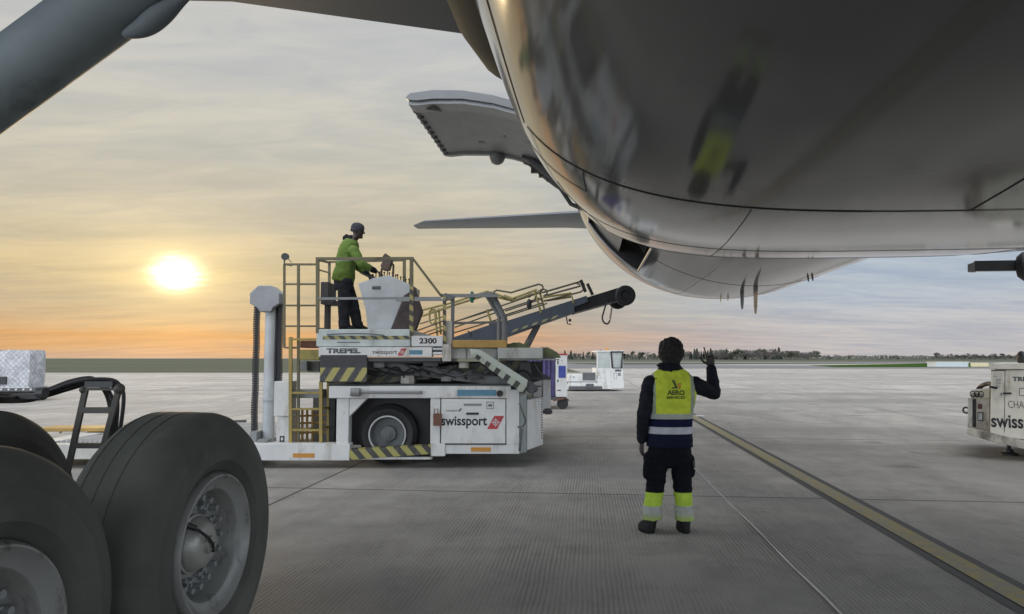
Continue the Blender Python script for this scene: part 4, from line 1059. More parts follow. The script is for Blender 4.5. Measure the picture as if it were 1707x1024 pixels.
def f(b): RB(b, 740, 580.5, 829, 598, Y0 + .10, 2.4); RB(b, 829.5, 580, 905, 598, Y0 - .02, 2.4); RB(b, 831, 598.5, 933, 601, Y0 + .1, 2.4)
one(f, 'bridge_beam', mat('bridge_grey_white', (.42, .43, .40), .5, dirt=(.18, .17, .14), dirt_amt=.5))
def f(b): RB(b, 823, 582, 828.5, 604, Y0 + .05, .12); RB(b, 776, 581, 778, 600, Y0 + .08, .02)
one(f, 'bracket', GREY)
tp = MB(); rr = random.Random(5)
for (u0, u1, vt, vb, Ya, yd) in ((846, 884, 571, 579.6, Y0 + .3, 1.6), (893, 935, 579, 596, Y0 + .2, 1.8)):
    rings = []
    for j in range(9):
        Yj = Ya + yd * j / 8; pr = []
        for i in range(13):
            q_ = i / 12; u = u0 + (u1 - u0) * q_; v = vb - (vb - vt) * math.sin(math.pi * min(1, q_ * .8 + .2)) ** .7 + rr.uniform(-.9, .9)
            a = P(u, v, Ya); pr.append((a.x, Yj, a.z))
        a = P(u1, vb + 1, Ya); e = P(u0, vb + 1, Ya); pr += [(a.x, Yj, a.z), (e.x, Yj, e.z)]
        rings.append(pr)
    tp.loft(rings)
tp.tube([P(876, 576, Y0 + .3), P(879, 570, Y0 + .3)], .02, 6); tp.ball(P(880, 570, Y0 + .3), .022, 8, 6)
tp.build('folded_tarpaulin', OLIVE, loader)
arm_ = one(lambda b: PR(b, [(783, 582), (800, 583), (880, 634), (877, 650), (868, 650), (786, 592)], Y0 - .20, .10), 'support_arm', mat('arm_pale_green', (.46, .50, .44), .5, dirt=(.2, .19, .15), dirt_amt=.4), bevel=.006)
def f(b): b.prism([P(u, v, Y0 - .206) for u, v in ((787, 589), (792, 590), (876, 645), (876, 652), (866, 651))], (0, .004, 0)) if False else PR(b, [(786, 592.5), (792, 588.5), (879, 646), (876, 654), (866, 653)], Y0 - .206, .05)
one(f, 'stripe_edge', stripes('hazard_stripes_arm', (.40, .43, .35), (.045, .045, .04), (1, 0, -.68), .20, .55), arm_, 0)
def f(b): b.cyl(P(885, 648, Y0 - .15), P(885, 648, Y0 + .2), .07, n=14); b.ball(P(890, 648, Y0), .06); RB(b, 868, 636, 888, 650, Y0 + .0, .3)
one(f, 'arm_pivot', DGREY)
def f(b): RB(b, 866, 604, 884, 636, Y0 + .4, .3); b.tube(smooth_path([P(880, 604, Y0 + .5), P(884, 622, Y0 + .5), P(878, 632, Y0 + .5)]), .015, 6); b.tube(smooth_path([P(890, 606, Y0 + .6), P(900, 622, Y0 + .6), P(912, 628, Y0 + .6), P(916, 632, Y0 + .6)]), .018, 6); RB(b, 870, 629, 918, 633, Y0 + .7, .2)
one(f, 'front_linkage', DGREY)
def f(b):
    PR(b, [(889, 637), (904, 634), (904, 668), (889, 668)], Y0 + 1.05, .5); RB(b, 905, 633, 918, 684, Y0 + 1.2, .8)
one(f, 'front_panel', WHITE)
def f(b):
    for i in range(13): RB(b, 903.0, 640 + i * 3.0, 904.6, 641.4 + i * 3.0, Y0 + 1.045, .004)
    RB(b, 890, 643, 902, 645, Y0 + 1.04, .008)
one(f, 'panel_holes', INK, bevel=0)
def f(b): RB(b, 903, 684, 921, 690, Y0 + 1.3, .4); b.cyl(P(908, 686, Y0 + 1.2), P(918, 686, Y0 + 1.2), .05, n=10)
one(f, 'front_bracket', DGREY)

# ================================================================== BELT LOADER (behind)
YB = 13.7
belt = thing('belt_loader', 'belt loader with raised blue grey conveyor and yellow folding side rails reaching toward the fuselage', 'belt loader', tuple(P(860, 660, YB + .5)[:2]) + (0,))
def bone(fn, name, m, parent=belt, bevel=.006): b = MB(); fn(b); return b.build(name, m, parent, bevel=bevel)
def f(b): PR(b, [(690, 590), (757, 562), (815, 542), (815, 538), (835, 538), (978, 493), (981, 503), (957, 512), (958, 520), (912, 536), (846, 560), (760, 592)], YB, 1.1)
bone(f, 'conveyor', STEELB)
def f(b): PR(b, [(975, 497), (1030, 480), (1040, 484), (1038, 500), (1020, 504), (959, 521), (957, 512)], YB + .1, .9)
bone(f, 'boom_tip', BLACK)
def f(b):
    for y in (YB + .0, YB + .95):
        c = P(1042, 493, YB); b.lathe((c.x, y, c.z), (0, -1, 0), [(-.08, .02), (-.08, .17), (-.05, .195), (.05, .195), (.08, .17), (.08, .10), (.05, .09), (.05, .01)], 28)
    b.cyl((c.x, YB, c.z), (c.x, YB + 1, c.z), .05)
bone(f, 'bumper_roller', RUBBER2, bevel=0)
st_ = MB()
for i in range(5):
    u = 852 + i * 16.5; v = 555 - i * 5.5; st_.prism([P(u, v, YB - .005), P(u + 9, v - 3, YB - .005), P(u + 13, v - 8, YB - .005), P(u + 4, v - 5, YB - .005)], (0, .004, 0))
st_.build('stripe_marks', mat('pale_yellow_mark', (.36, .36, .20), .5), belt, smooth=False)
STG = mat('strut_grey', (.14, .15, .16), .5)
bone(lambda b: b.bar(P(896, 541, YB + .3), P(868, 592, YB + .3), .14, .10), 'lift_strut', STG); bone(lambda b: b.bar(P(899, 539, YB + .8), P(872, 592, YB + .8), .14, .10), 'lift_strut', STG)
YR = mat('rail_dull_yellow', (.33, .28, .10), .5, dirt=(.13, .11, .06), dirt_amt=.3); DR = mat('rail_dark_bronze', (.10, .09, .06), .5)
def tubes(lst, r, m, name):
    for Y, pts in lst: MB().tube([P(u, v, Y) for u, v in pts], r, 7).build(name, m, belt)
tubes([(YB, [(700, 518), (760, 503), (812, 486), (826, 490), (851, 499), (895, 483)]), (YB + .02, [(704, 527), (760, 508), (815, 491), (830, 496), (855, 502), (888, 490)]), (YB + .05, [(840, 493), (862, 500), (900, 487)])], .022, YR, 'hand_rail')
tubes([(YB + 1.05, [(818, 490), (828, 484), (852, 488), (898, 474), (904, 476), (906, 482), (900, 487), (870, 497)]), (YB + 1.0, [(880, 496), (905, 482), (911, 484), (912, 490), (906, 494)])], .020, DR, 'hand_rail')
tubes([(YB, [(904, 488), (966, 470), (973, 473), (975, 481), (968, 487), (912, 501)]), (YB, [(906, 494), (968, 477)]), (YB + 1.0, [(905, 488), (960, 472), (967, 475)])], .018, DR, 'tip_rail')
tubes([(YB, [(757, 537), (830, 512), (895, 490), (912, 486)]), (YB + .03, [(758, 546), (830, 520), (900, 497)]), (YB, [(842, 519), (905, 498)]), (YB + .03, [(840, 526), (905, 505)]), (YB, [(842, 528), (912, 506)]), (YB + .05, [(757, 555), (842, 529)]), (YB + 1.0, [(700, 558), (760, 536), (835, 513)]), (YB, [(694, 552), (742, 534)]), (YB, [(690, 566), (742, 549)]), (YB + 1.0, [(700, 540), (742, 527)])], .014, DR, 'slat_rail')
tubes([(YB, [(891, 484), (902, 522)]), (YB + .04, [(900, 488), (908, 518)]), (YB, [(905, 496), (952, 489), (956, 505)]), (YB + .05, [(906, 502), (952, 495)]), (YB, [(812, 516), (819, 538)]), (YB + .02, [(724, 515), (729, 560)]), (YB + .04, [(731, 515), (735, 558)]), (YB + .02, [(716, 520), (716, 536), (722, 542), (727, 532), (726, 519), (720, 516), (716, 520)])], .022, YR, 'rail_stanchion')
def f(b): b.bar(P(968, 467, YB), P(976, 487, YB), .06, .06); b.bar(P(979, 473, YB), P(988, 492, YB), .055, .055)
bone(f, 'rail_end_pad', BLACK, bevel=.004)
def f(b): b.ball(P(882, 507, YB - .03), (.05, .03, .10)); b.tube([P(884, 503, YB), P(891, 500, YB), P(893, 492, YB)], .012, 6)
bone(f, 'work_lamp', BLACK, bevel=0)
def f(b):
    b.tube(smooth_path([P(1011, 504, YB), P(1007, 518, YB), P(1004, 530, YB), P(1007, 538, YB), P(1013, 540, YB), (P(1017, 534, YB))]), .016, 6)
    pts = []
    for i in range(60):
        q_ = i / 59; c = P(1021 - 4 * q_, 505 + 28 * q_, YB); pts.append(c + Vector((.018 * math.cos(i * 1.5), .018 * math.sin(i * 1.5), 0)))
    b.tube(pts, .005, 5)
bone(f, 'coiled_cord', BLACK, bevel=0)
def f(b): b.tube([P(780, 552, YB), P(785, 556, YB), P(784, 562, YB)], .012, 6); b.ball(P(950, 534, YB), .03, 8, 6); b.tube([P(944, 528, YB), P(946, 540, YB), P(952, 541, YB)], .012, 6)
bone(f, 'latch_hook', BLACK, bevel=0)
def f(b): a = P(560, 600, YB); c = P(890, 600, YB); b.box(a.x, c.x, YB - .1, YB + 1.5, .35, 1.05)
bone(f, 'chassis', WHITE2)
for u in (600, 850):
    for y in (YB - .12, YB + 1.25):
        p = P(u, 600, YB); MB().cyl((p.x, y, .38), (p.x, y + .25, .38), .38, n=24).build('wheel', RUBBER2, belt)

# ================================================================== TOW TRACTOR
YT = 34.0
tug = thing('tow_tractor', 'white open-bed tow tractor with glazed upright cab parked on the far apron', 'tractor', tuple(P(990, 652, YT + .8)[:2]) + (0,))
def tone(fn, name, m, parent=tug, bevel=.02): b = MB(); fn(b); return b.build(name, m, parent, bevel=bevel)
DEP = 1.7
def f(b):
    RB(b, 947, 625, 996, 641, YT, DEP); RB(b, 944, 640, 1020, 649, YT - .03, DEP + .06); RB(b, 994, 614, 1019, 641, YT, DEP)
tone(f, 'body', WHITE)
cabn = tone(lambda b: PR(b, [(1019, 614), (1038, 613), (1040.5, 648), (1019, 648)], YT - .02, DEP + .04), 'cab', WHITE)
def f(b):
    for y in (YT, YT + DEP - .08):
        for u in (995, 1016.5, 1036.5): RB(b, u, 587, u + 2, 614, y, .08)
    RB(b, 993.5, 584.6, 1039.5, 587, YT - .03, DEP + .06)
tone(f, 'cab_frame', WHITE, cabn, .01)
for a_ in ((997.3, 587.5, 1016, 613.5, YT + .03, .02), (1019, 587.5, 1036, 613, YT + .03, .02), (997.5, 587.5, 1016, 613.5, YT + DEP - .05, .02)): tone(lambda b: RB(b, *a_), 'window', GLASS, cabn, 0)
def f(b): PR(b, [(1017.3, 587), (1020, 587), (1022.5, 613), (1035, 613), (1037, 587), (1038.5, 587), (1038, 614.5), (1020.5, 614.5)], YT - .03, .04); RB(b, 1018, 585.8, 1039.5, 588, YT - .05, .05)
tone(f, 'door_frame', BLACK, cabn, 0)
def f(b): RB(b, 971, 621, 993, 634.5, YT - .02, .03)
tone(f, 'radiator_grille', GREY)
def f(b):
    for i in range(11): RB(b, 972 + i * 1.9, 621.5, 973 + i * 1.9, 634, YT - .03, .008)
tone(f, 'grille_bar', DGREY, bevel=0)
def txt2(s, u0, v0, u1, v1, Y, m, par): 
    a, c = P(u0, v1, Y), P(u1, v0, Y); return lettering(s, a, c.x - a.x, c.z - a.z, m, par, bold=.06)
txt2('090', 1025, 616, 1036, 620, YT - .024, INK, cabn)
def f(b): RB(b, 1030, 621.5, 1035, 627, YT - .026, .006); rect_lines(b, 1023, 622, 1028, 632, YT - .026, .5)
tone(f, 'notice_plate', GREY, cabn, 0)
for y in (YT + .02, YT + DEP - .27):
    for u in (956, 1010):
        p = P(u, 650, y); MB().cyl((p.x, y, .30), (p.x, y + .25, .30), .30, n=24).build('wheel', RUBBER2, tug)
def f(b): RB(b, 948, 644, 1004, 650.5, YT - .05, .05); RB(b, 977, 640, 990, 648, YT - .09, .06)
tone(f, 'skirt', DGREY)
def f(b): p = P(1012, 584, YT + .8); b.cyl((p.x, p.y, p.z - .02), (p.x, p.y, p.z + .12), .06, n=12)
tone(f, 'beacon', ORANGE)
def f(b): RB(b, 944, 636, 996, 637.3, YT - .02, .02); RB(b, 955, 628, 958, 630, YT - .012, .01)
tone(f, 'trim_strip', GREY, bevel=0)

# ================================================================== BAGGAGE CART
YC = 22.0
cart = thing('baggage_cart', 'curtain sided baggage cart with white end panel and deep blue notice behind the loader', 'cart', tuple(P(930, 672, YC + 1)[:2]) + (0,))
def kone(fn, name, m, parent=cart, bevel=.012): b = MB(); fn(b); return b.build(name, m, parent, bevel=bevel)
kone(lambda b: RB(b, 927, 592, 945.5, 662, YC, .12), 'end_panel', WHITE)
kone(lambda b: RB(b, 931, 610, 943, 630, YC - .012, .01), 'notice', DBLUE, bevel=0)
def f(b):
    RB(b, 929, 602, 931, 607, YC - .012, .01); RB(b, 929, 633, 931, 637, YC - .012, .01); RB(b, 936, 600, 937, 602, YC - .012, .01); RB(b, 929, 650, 935, 651.5, YC - .012, .01)
kone(f, 'hinge', INK, bevel=0)
kone(lambda b: RB(b, 926, 589.5, 946, 592, YC - .03, .8), 'roof_edge', RED)
rings = []
for j in range(24):
    u = 880 + 46 * j / 23; a, c = P(u, 661, YC + .2), P(u, 594, YC + .2); w = .05 * math.sin(j * 1.7)
    rings.append([(a.x, YC + .14 + w + .05, a.z), (a.x, YC + 1.5, a.z), (c.x, YC + 1.5, c.z), (c.x, YC + .14 + w, c.z)])
MB().loft(rings).build('curtain', PURPLE, cart, smooth=False)
kone(lambda b: RB(b, 880, 590, 926, 593.5, YC + .02, 1.6), 'roof', GREY)
kone(lambda b: RB(b, 878, 662.5, 943, 667, YC + .05, 1.5), 'chassis', DGREY)
for u in (900, 938):
    for y in (YC + .05, YC + 1.3):
        p = P(u, 667, y); MB().cyl((p.x, y, .17), (p.x, y + .12, .17), .17, n=20).build('wheel', RUBBER2, cart)
def f(b): b.bar(P(942, 664, YC + .3), P(948, 668, YC + .3), .06); b.bar(P(922, 668, YC - .0), P(941, 664, YC), .05)
kone(f, 'tow_bar', RUST, bevel=0)

# ================================================================== SECOND LOADER, cut by the right edge
YG = 11.2
gl2 = thing('ground_loader_unit', 'cream painted cargo loader end with bold lettering at the right edge of the apron', 'cargo loader', tuple(P(1690, 740, YG + 1.2)[:2]) + (0,))
ang_ = R(-38.0)
def PG(u, v, d=0.0):            # on the unit's side, which runs slightly towards the camera to the right
    o_ = P(1650, 700, YG); r_ = ray(u, v); n = Vector((math.sin(-ang_) * -1, -math.cos(ang_), 0)); n = Vector((-math.sin(-ang_), -math.cos(-ang_), 0))
    k = (o_ + n * -d - CAM).dot(n) / r_.dot(n); return CAM + r_ * k
NG = Vector((-math.sin(-ang_), -math.cos(-ang_), 0)); RG = Vector((math.cos(-ang_), -math.sin(-ang_), 0))
def gone(polys, name, m, parent=gl2, bevel=.01):
    b = MB()
    for pts, d, dep in polys: b.prism([PG(u, v, d) for u, v in pts], -NG * dep)
    return b.build(name, m, parent, bevel=bevel)
rc = lambda a, b, c, d: [(a, d), (c, d), (c, b), (a, b)]
panel = gone([([(1650, 726), (1652, 617), (1990, 617), (1990, 768)], 0, 2.2)], 'side_panel', CREAM)
gone([([(1648, 616), (1648, 606), (1990, 603), (1990, 616)], -.03, 2.3)], 'top_beam', CREAM)
gone([([(1674, 721), (1675, 618), (1675.8, 618), (1674.8, 721)], -.004, .01), ([(1652, 617), (1676, 617), (1676, 618.4), (1652, 618.4)], -.006, .01)], 'panel_gap', SEAM, panel, 0)
gone([([(1613, 722), (1613, 664), (1622, 662), (1650, 662), (1650, 728)], .35, 1.6)], 'bumper_housing', mat('cream_weathered', (.70, .66, .56), .5, dirt=(.24, .20, .15), dirt_amt=.5))
gone([([(1618, 664), (1618, 650), (1650, 648), (1650, 664)], .25, .5)], 'number_box', CREAM)
gone([([(1612, 724), (1612, 713), (1650, 721), (1720, 738), (1990, 790), (1990, 800), (1720, 752), (1648, 735)], -.01, 2.2)], 'lower_rail', mat('grimy_cream', (.52, .48, .40), .55, dirt=(.14, .12, .09), dirt_amt=.6))
gone([([(1613, 712), (1614, 665), (1621, 663), (1621, 714)], .30, .06)], 'corner_post', WHITE2)
gone([([(1622, 712), (1622, 666), (1627, 665), (1627, 714)], .33, .06)], 'painted_shadow_strip', BLACK)  # black strip standing in for the shade beside the corner post
b = MB()
for i, u in enumerate((1621.5, 1628.5, 1635.5)):
    c = PG(u, 657.5, .245); rg = [[c + (RG * math.cos(a) * .75 + Vector((0, 0, 1)) * math.sin(a)) * r * .055 + NG * .002 for a in [2 * math.pi * j / 20 for j in range(20)]] for r in (.72, 1.0)]
    b.loft(rg, caps=False)
b.build('number_ring', INK, gl2, smooth=False)
lettering('080', PG(1619, 661, .243), (PG(1638, 661, .243) - PG(1619, 661, .243)).length, .05, INK, gl2, right=RG, bold=.02)
gone([(rc(1630, 674, 1637, 682), .33, .03), ], 'tail_lamp', mat('dark_red_lamp', (.10, .02, .02), .3), bevel=.004)
lam = gone([(rc(1629.5, 687, 1639, 702), .325, .03)], 'socket_box', DGREY, bevel=.004)
gone([(rc(1631, 689, 1637.5, 700), .32, .01)], 'socket_cover', mat('pale_plastic', (.5, .52, .52), .3), lam, .002)
b = MB(); c = PG(1610.5, 684, .4)
b.tube([c + RG * math.cos(a) * .042 + Vector((0, 0, math.sin(a) * .045)) for a in [2 * math.pi * j / 20 for j in range(21)]], .014, 8); b.bar(c + RG * .04, c + RG * .12, .04); b.build('tow_eye', BLACK, gl2)
b = MB()
rr = random.Random(2); b.tube(smooth_path([PG(1630, 650, .5), PG(1636, 644, .5), PG(1642, 641, .4), PG(1652, 640, .3), PG(1660, 646, .1)]), .035, 8); b.tube([PG(1650, 645, .02), PG(1662, 647, -.03)], .02, 6); b.build('black_hose', BLACK, gl2)
b = MB(); c = PG(1682, 752, .8); c.z = 0
b.lathe((c.x, c.y, 0), (0, 0, 1), [(0.0, .13), (.03, .13), (.05, .07), (.09, .06), (.10, .028), (.36, .028)], 20); b.build('jack_foot', BLACK, gl2)
for u_, d_ in ((1860, .5), (1960, 1.2)):
    c = PG(u_, 760, d_); MB().cyl((c.x, c.y, .3), (c.x + .25, c.y + .02, .3), .3, n=24).build('wheel', RUBBER2, gl2)
def gl_t(s, u0, v0, u1, v1, m, bold=.0):
    a = PG(u0, v1, -.002); c = PG(u1, v1, -.002); h = PG(u0, v0, -.002).z - a.z
    return lettering(s, a, (c - a).length, h, m, panel, right=RG, bold=bold)
gl_t('TREPEL', 1688, 628, 1734, 635.5, INKG, .04)
gl_t('CHAMP', 1681, 668, 1724, 680, mat('tan_grey_lettering', (.17, .155, .12), .6), -.008)
gl_t('swissport', 1653, 691, 1756, 719, INK, .022)
sp = gone([(rc(1656, 622, 1671, 664), -.004, .005)], 'instruction_sheet', mat('sheet_pale', (.60, .57, .48), .6), panel, 0)
b = MB()
for i, (u0, u1) in enumerate(((1656.5, 1662), (1660, 1668), (1660, 1669), (1660, 1667), (1660, 1668.5), (1660, 1666), (1660, 1668))):
    v = 628 + i * 2.6 + (2 if i else 0); b.prism([PG(u0, v, -.006), PG(u1, v, -.006), PG(u1, v - .9, -.006), PG(u0, v - .9, -.006)], -NG * .002)
b.prism([PG(1668, 660, -.006), PG(1670, 660, -.006), PG(1670, 655, -.006), PG(1668, 655, -.006)], -NG * .002)
b.build('sheet_lines', INKG, sp, smooth=False)
gone([(rc(1672, 654.5, 1686, 657.5), -.03, .03)], 'door_latch', BLACK, panel, .004)
b = MB()
for r_ in (rc(1699, 647, 1730, 648), rc(1699, 659, 1730, 660), rc(1699, 648, 1700, 659)): b.prism([PG(u, v, -.004) for u, v in r_], -NG * .002)
b.build('plate_outline', INKG, panel, smooth=False)
# black guard arm on its post, entering from the right edge
b = MB(); a, c = PG(1625, 444, .6), PG(1700, 443, .6)
b.bar(a, c, .16, .165); b.build('guard_arm', BLACK, gl2, bevel=.008)
b = MB(); e = PG(1613.5, 446, .6); b.prism([PG(1613, 453, .52), PG(1625, 453, .52), PG(1625, 435, .52), PG(1622, 438, .52), (PG(1613, 441, .52))], -NG * .14); b.build('arm_end_cap', mat('cap_grey', (.10, .095, .09), .5), gl2)
b = MB(); c = PG(1713, 444, .6); b.lathe(c, RG, [(-.16, .06), (-.14, .16), (-.06, .235), (.06, .235), (.14, .16), (.16, .06)], 28); b.build('arm_roller', RUBBER2, gl2)
b = MB(); c = PG(1722, 445, .7); b.bar(c, (c.x, c.y, 1.5), .14); b.bar((c.x - .12, c.y, 1.62), (c.x + .1, c.y, 1.62), .16); b.build('arm_post', BLACK, gl2)
b = MB(); c = PG(1703, 597, .3); b.ball(c, (.06, .08, .11)); b.cyl(c, (c.x, c.y, c.z - .2), .03); b.build('top_lamp', BLACK, gl2)

# ================================================================== PALLET ON DOLLY, far left
YP = 26.0
dolly = thing('cargo_dolly', 'low dark cargo dolly carrying the wrapped pallet at the far left', 'dolly', tuple(P(20, 660, YP + 1)[:2]) + (0,))
a, c = P(-90, 653, YP), P(58, 647, YP)
MB().box(a.x, c.x, YP, YP + 1.3, c.z - .13, c.z).build('deck', DGREY, dolly, bevel=.01)
for i in range(12): MB().cyl((a.x + (c.x - a.x) * (i + .5) / 12, YP - .02, c.z - .05), (a.x + (c.x - a.x) * (i + .5) / 12, YP + .0, c.z - .05), .04, n=10).build('roller_end', ALU, dolly)
for q_ in (.12, .88):
    for y in (YP + .1, YP + .95):
        x = a.x + (c.x - a.x) * q_; MB().cyl((x, y, .2), (x, y + .15, .2), .2, n=20).build('wheel', RUBBER2, dolly); 
b = MB(); b.box(a.x + .2, c.x - .2, YP + .3, YP + 1.0, .2, c.z - .135); b.build('underframe', BLACK, dolly)
def wrapm():
    m = bpy.data.materials.new('plastic_wrap'); m.use_nodes = True; t = NT(m.node_tree); b = t.n['Principled BSDF']
    o = t.new('ShaderNodeTexCoord').outputs['Object']; X, Y, Z = t.sep(o)
    k = 1 / .19; d1 = t.m('ABSOLUTE', t.m('SUBTRACT', t.m('FRACT', t.m('ADD', t.m('MULTIPLY', t.m('ADD', t.m('ADD', X, Y), Z), k), 50)), .5)); d2 = t.m('ABSOLUTE', t.m('SUBTRACT', t.m('FRACT', t.m('ADD', t.m('MULTIPLY', t.m('SUBTRACT', t.m('ADD', X, Y), Z), k), 50)), .5))
    net = t.m('MAXIMUM', t.m('GREATER_THAN', d1, .42), t.m('GREATER_THAN', d2, .42))
    n = t.noise(o, 3.2, 8, .7, 1.2)
    c = t.mix(t.sstep(n, .35, .65), (.27, .285, .31), (.52, .53, .56)); c = t.mix(t.m('MULTIPLY', net, .55), c, (.16, .16, .18))
    t.put(b.inputs['Base Color'], c); b.inputs['Roughness'].default_value = .28; b.inputs['Coat Weight'].default_value = .4
    bn = t.new('ShaderNodeBump'); bn.inputs['Strength'].default_value = .9; bn.inputs['Distance'].default_value = .05; t.put(bn.inputs['Height'], n); t.link(bn.outputs[0], b.inputs['Normal'])
    return m
WR = wrapm()
pal = thing('wrapped_pallet', 'netted cargo pallet wrapped in crinkled silver plastic on the dolly', 'pallet', tuple(P(0, 646, YP + 1.2)))
b = MB(); x0p, x1p = P(-85, 640, YP).x, P(47, 640, YP).x; zb = c.z + .035; ztp = P(40, 584, YP).z
rr = random.Random(6); rings = []
for i in range(15):
    q_ = i / 14; z = zb + (ztp - zb) * q_; ins = .03 * q_ + (.05 if i == 14 else 0) - .04 * (1 - q_) ** 4
    pts = []
    for (ax, ay), (bx, by), n in (((x0p, YP + .05), (x1p, YP + .05), 40), ((x1p, YP + .05), (x1p, YP + .95), 26), ((x1p, YP + .95), (x0p, YP + .95), 10), ((x0p, YP + .95), (x0p, YP + .05), 10)):
        for k in range(n):
            t_ = k / n; x = ax + (bx - ax) * t_; y = ay + (by - ay) * t_; cx_, cy_ = (x0p + x1p) / 2, YP + .5
            w = ins + .028 * noise.noise(Vector((x * 2.2, y * 2.2, z * 2.6))) + .02 * noise.noise(Vector((x * 6, y * 6, z * 5)))
            pts.append((x - math.copysign(w, x - cx_) * (abs(x - cx_) > .9), y - math.copysign(w, y - cy_) * (abs(y - cy_) > .9), z + (.03 * noise.noise(Vector((x * 2, y, 3))) if i == 14 else 0)))
    rings.append(pts)
b.loft(rings); b.build('wrapped_load', WR, pal)
MB().box(x0p - .05, x1p + .04, YP + .02, YP + 1.0, c.z + .003, c.z + .035).build('pallet_sheet', ALU, pal)
q0 = P(8, 629, YP); MB().box(x0p + .1, q0.x + .05, YP - .01, YP + .06, zb + .1, q0.z + .02).build('load_flap', BLACK, pal)

# ================================================================== PEOPLE
SKIN = mat('brown_skin', (.026, .018, .014), .55, var=.1, vscale=20)
SKIN2 = mat('dark_skin', (.035, .023, .018), .5, var=.1, vscale=20)
HAIRM = mat('black_curly_hair', (.012, .010, .009), .8, var=.5, vscale=60, bump=1.0, bscale=120)
NAVYJ = mat('black_navy_jacket', (.012, .013, .018), .8, spec=.12, var=.3, vscale=12)
NAVYT = mat('navy_trousers', (.010, .011, .019), .85, spec=.12, var=.3, vscale=9)
BOOT = mat('black_boot', (.008, .008, .0075), .6, spec=.2)
BEANIE = mat('charcoal_beanie', (.035, .038, .05), .9, var=.2, vscale=40, bump=.5, bscale=120)
def worn(base, zlist, vertical=None):
    """garment cloth in horizontal bands: zlist = [(world height above which this colour starts, colour, roughness)] rising"""
    m = bpy.data.materials.new(base); m.use_nodes = True; t = NT(m.node_tree); b = t.n['Principled BSDF']
    pos = t.new('ShaderNodeNewGeometry').outputs['Position']; X, Y, Z = t.sep(pos)
    c = zlist[0][1]; c_ = None
    for z, col in zlist[1:]:
        k = t.m('GREATER_THAN', Z, z); c_ = t.mix(k, c_ if c_ is not None else c, col)
    if vertical:
        xc, lo, hi, zmin, col = vertical; d = t.m('ABSOLUTE', t.m('SUBTRACT', X, xc))
        k = t.m('MULTIPLY', t.m('MULTIPLY', t.m('GREATER_THAN', d, lo), t.m('LESS_THAN', d, hi)), t.m('GREATER_THAN', Z, zmin)); c_ = t.mix(k, c_, col)
    n = t.noise(pos, 14, 6, .65); sc = t.new('ShaderNodeVectorMath', operation='SCALE'); t.put(sc.inputs[0], c_); t.put(sc.inputs['Scale'], t.sstep(n, .3, .7, .84, 1.1))
    t.put(b.inputs['Base Color'], sc.outputs[0]); b.inputs['Roughness'].default_value = .85; b.inputs['Specular IOR Level'].default_value = .12
    return m
def hand(b, wrist, fwd, palm, thumb_side, curls, sc=1.0, thumb_curl=.4):
    """palm plus five separate fingers; fwd = along the hand, palm = palm normal, thumb_side = +1/-1 along fwd x palm"""
    fwd = Vector(fwd).normalized(); palm = Vector(palm); palm = (palm - fwd * palm.dot(fwd)).normalized(); side = fwd.cross(palm) * thumb_side
    w = Vector(wrist)
    for k in (-1.5, -.5, .5, 1.5): b.cap(w + side * .012 * k * sc + fwd * .01 * sc, .0135 * sc, w + side * .019 * k * sc + fwd * .085 * sc, .0115 * sc, 8)
    L = ((.040, .026, .021), (.045, .030, .023), (.042, .027, .022), (.032, .021, .019))
    for i, (ln, cu) in enumerate(zip(L, curls)):
        p = w + fwd * (.090 - .004 * abs(i - 1.2)) * sc + side * (.029 - .0195 * i) * sc; a = 0; r = .0092 * sc - .0006 * (i == 3)
        d0 = (fwd + side * (.10 - .07 * i)).normalized()
        for l, c_ in zip(ln, cu):
            a += c_; d = (d0 * math.cos(a) + palm * math.sin(a)).normalized(); q = p + d * l * sc; b.cap(p, r, q, r * .92, 8); p = q; r *= .93
    p = w + fwd * .025 * sc + side * .026 * sc; d = (fwd * .55 + side * .75 + palm * .3).normalized(); q = p + d * .040 * sc; b.cap(p, .013 * sc, q, .0105 * sc, 8)
    d = (fwd * .8 + side * (.5 - thumb_curl) + palm * (.2 + thumb_curl)).normalized(); r2 = q + d * .030 * sc; b.cap(q, .0105 * sc, r2, .0095 * sc, 8); b.cap(r2, .0095 * sc, r2 + (d + palm * thumb_curl * .5).normalized() * .022 * sc, .008 * sc, 8)
def ellring(c, rx, ry, yaw=0, tilt=(0, 0, 1), n=28, pw=1.0, f=(0, 1, 0)):
    tilt = Vector(tilt).normalized(); f = Vector(f); f = (f - tilt * f.dot(tilt)).normalized(); r = f.cross(tilt); c = Vector(c)
    sg = lambda x: math.copysign(abs(x) ** pw, x)
    return [c + r * rx * sg(math.cos(a)) + f * ry * sg(math.sin(a)) for a in [2 * math.pi * j / n for j in range(n)]]
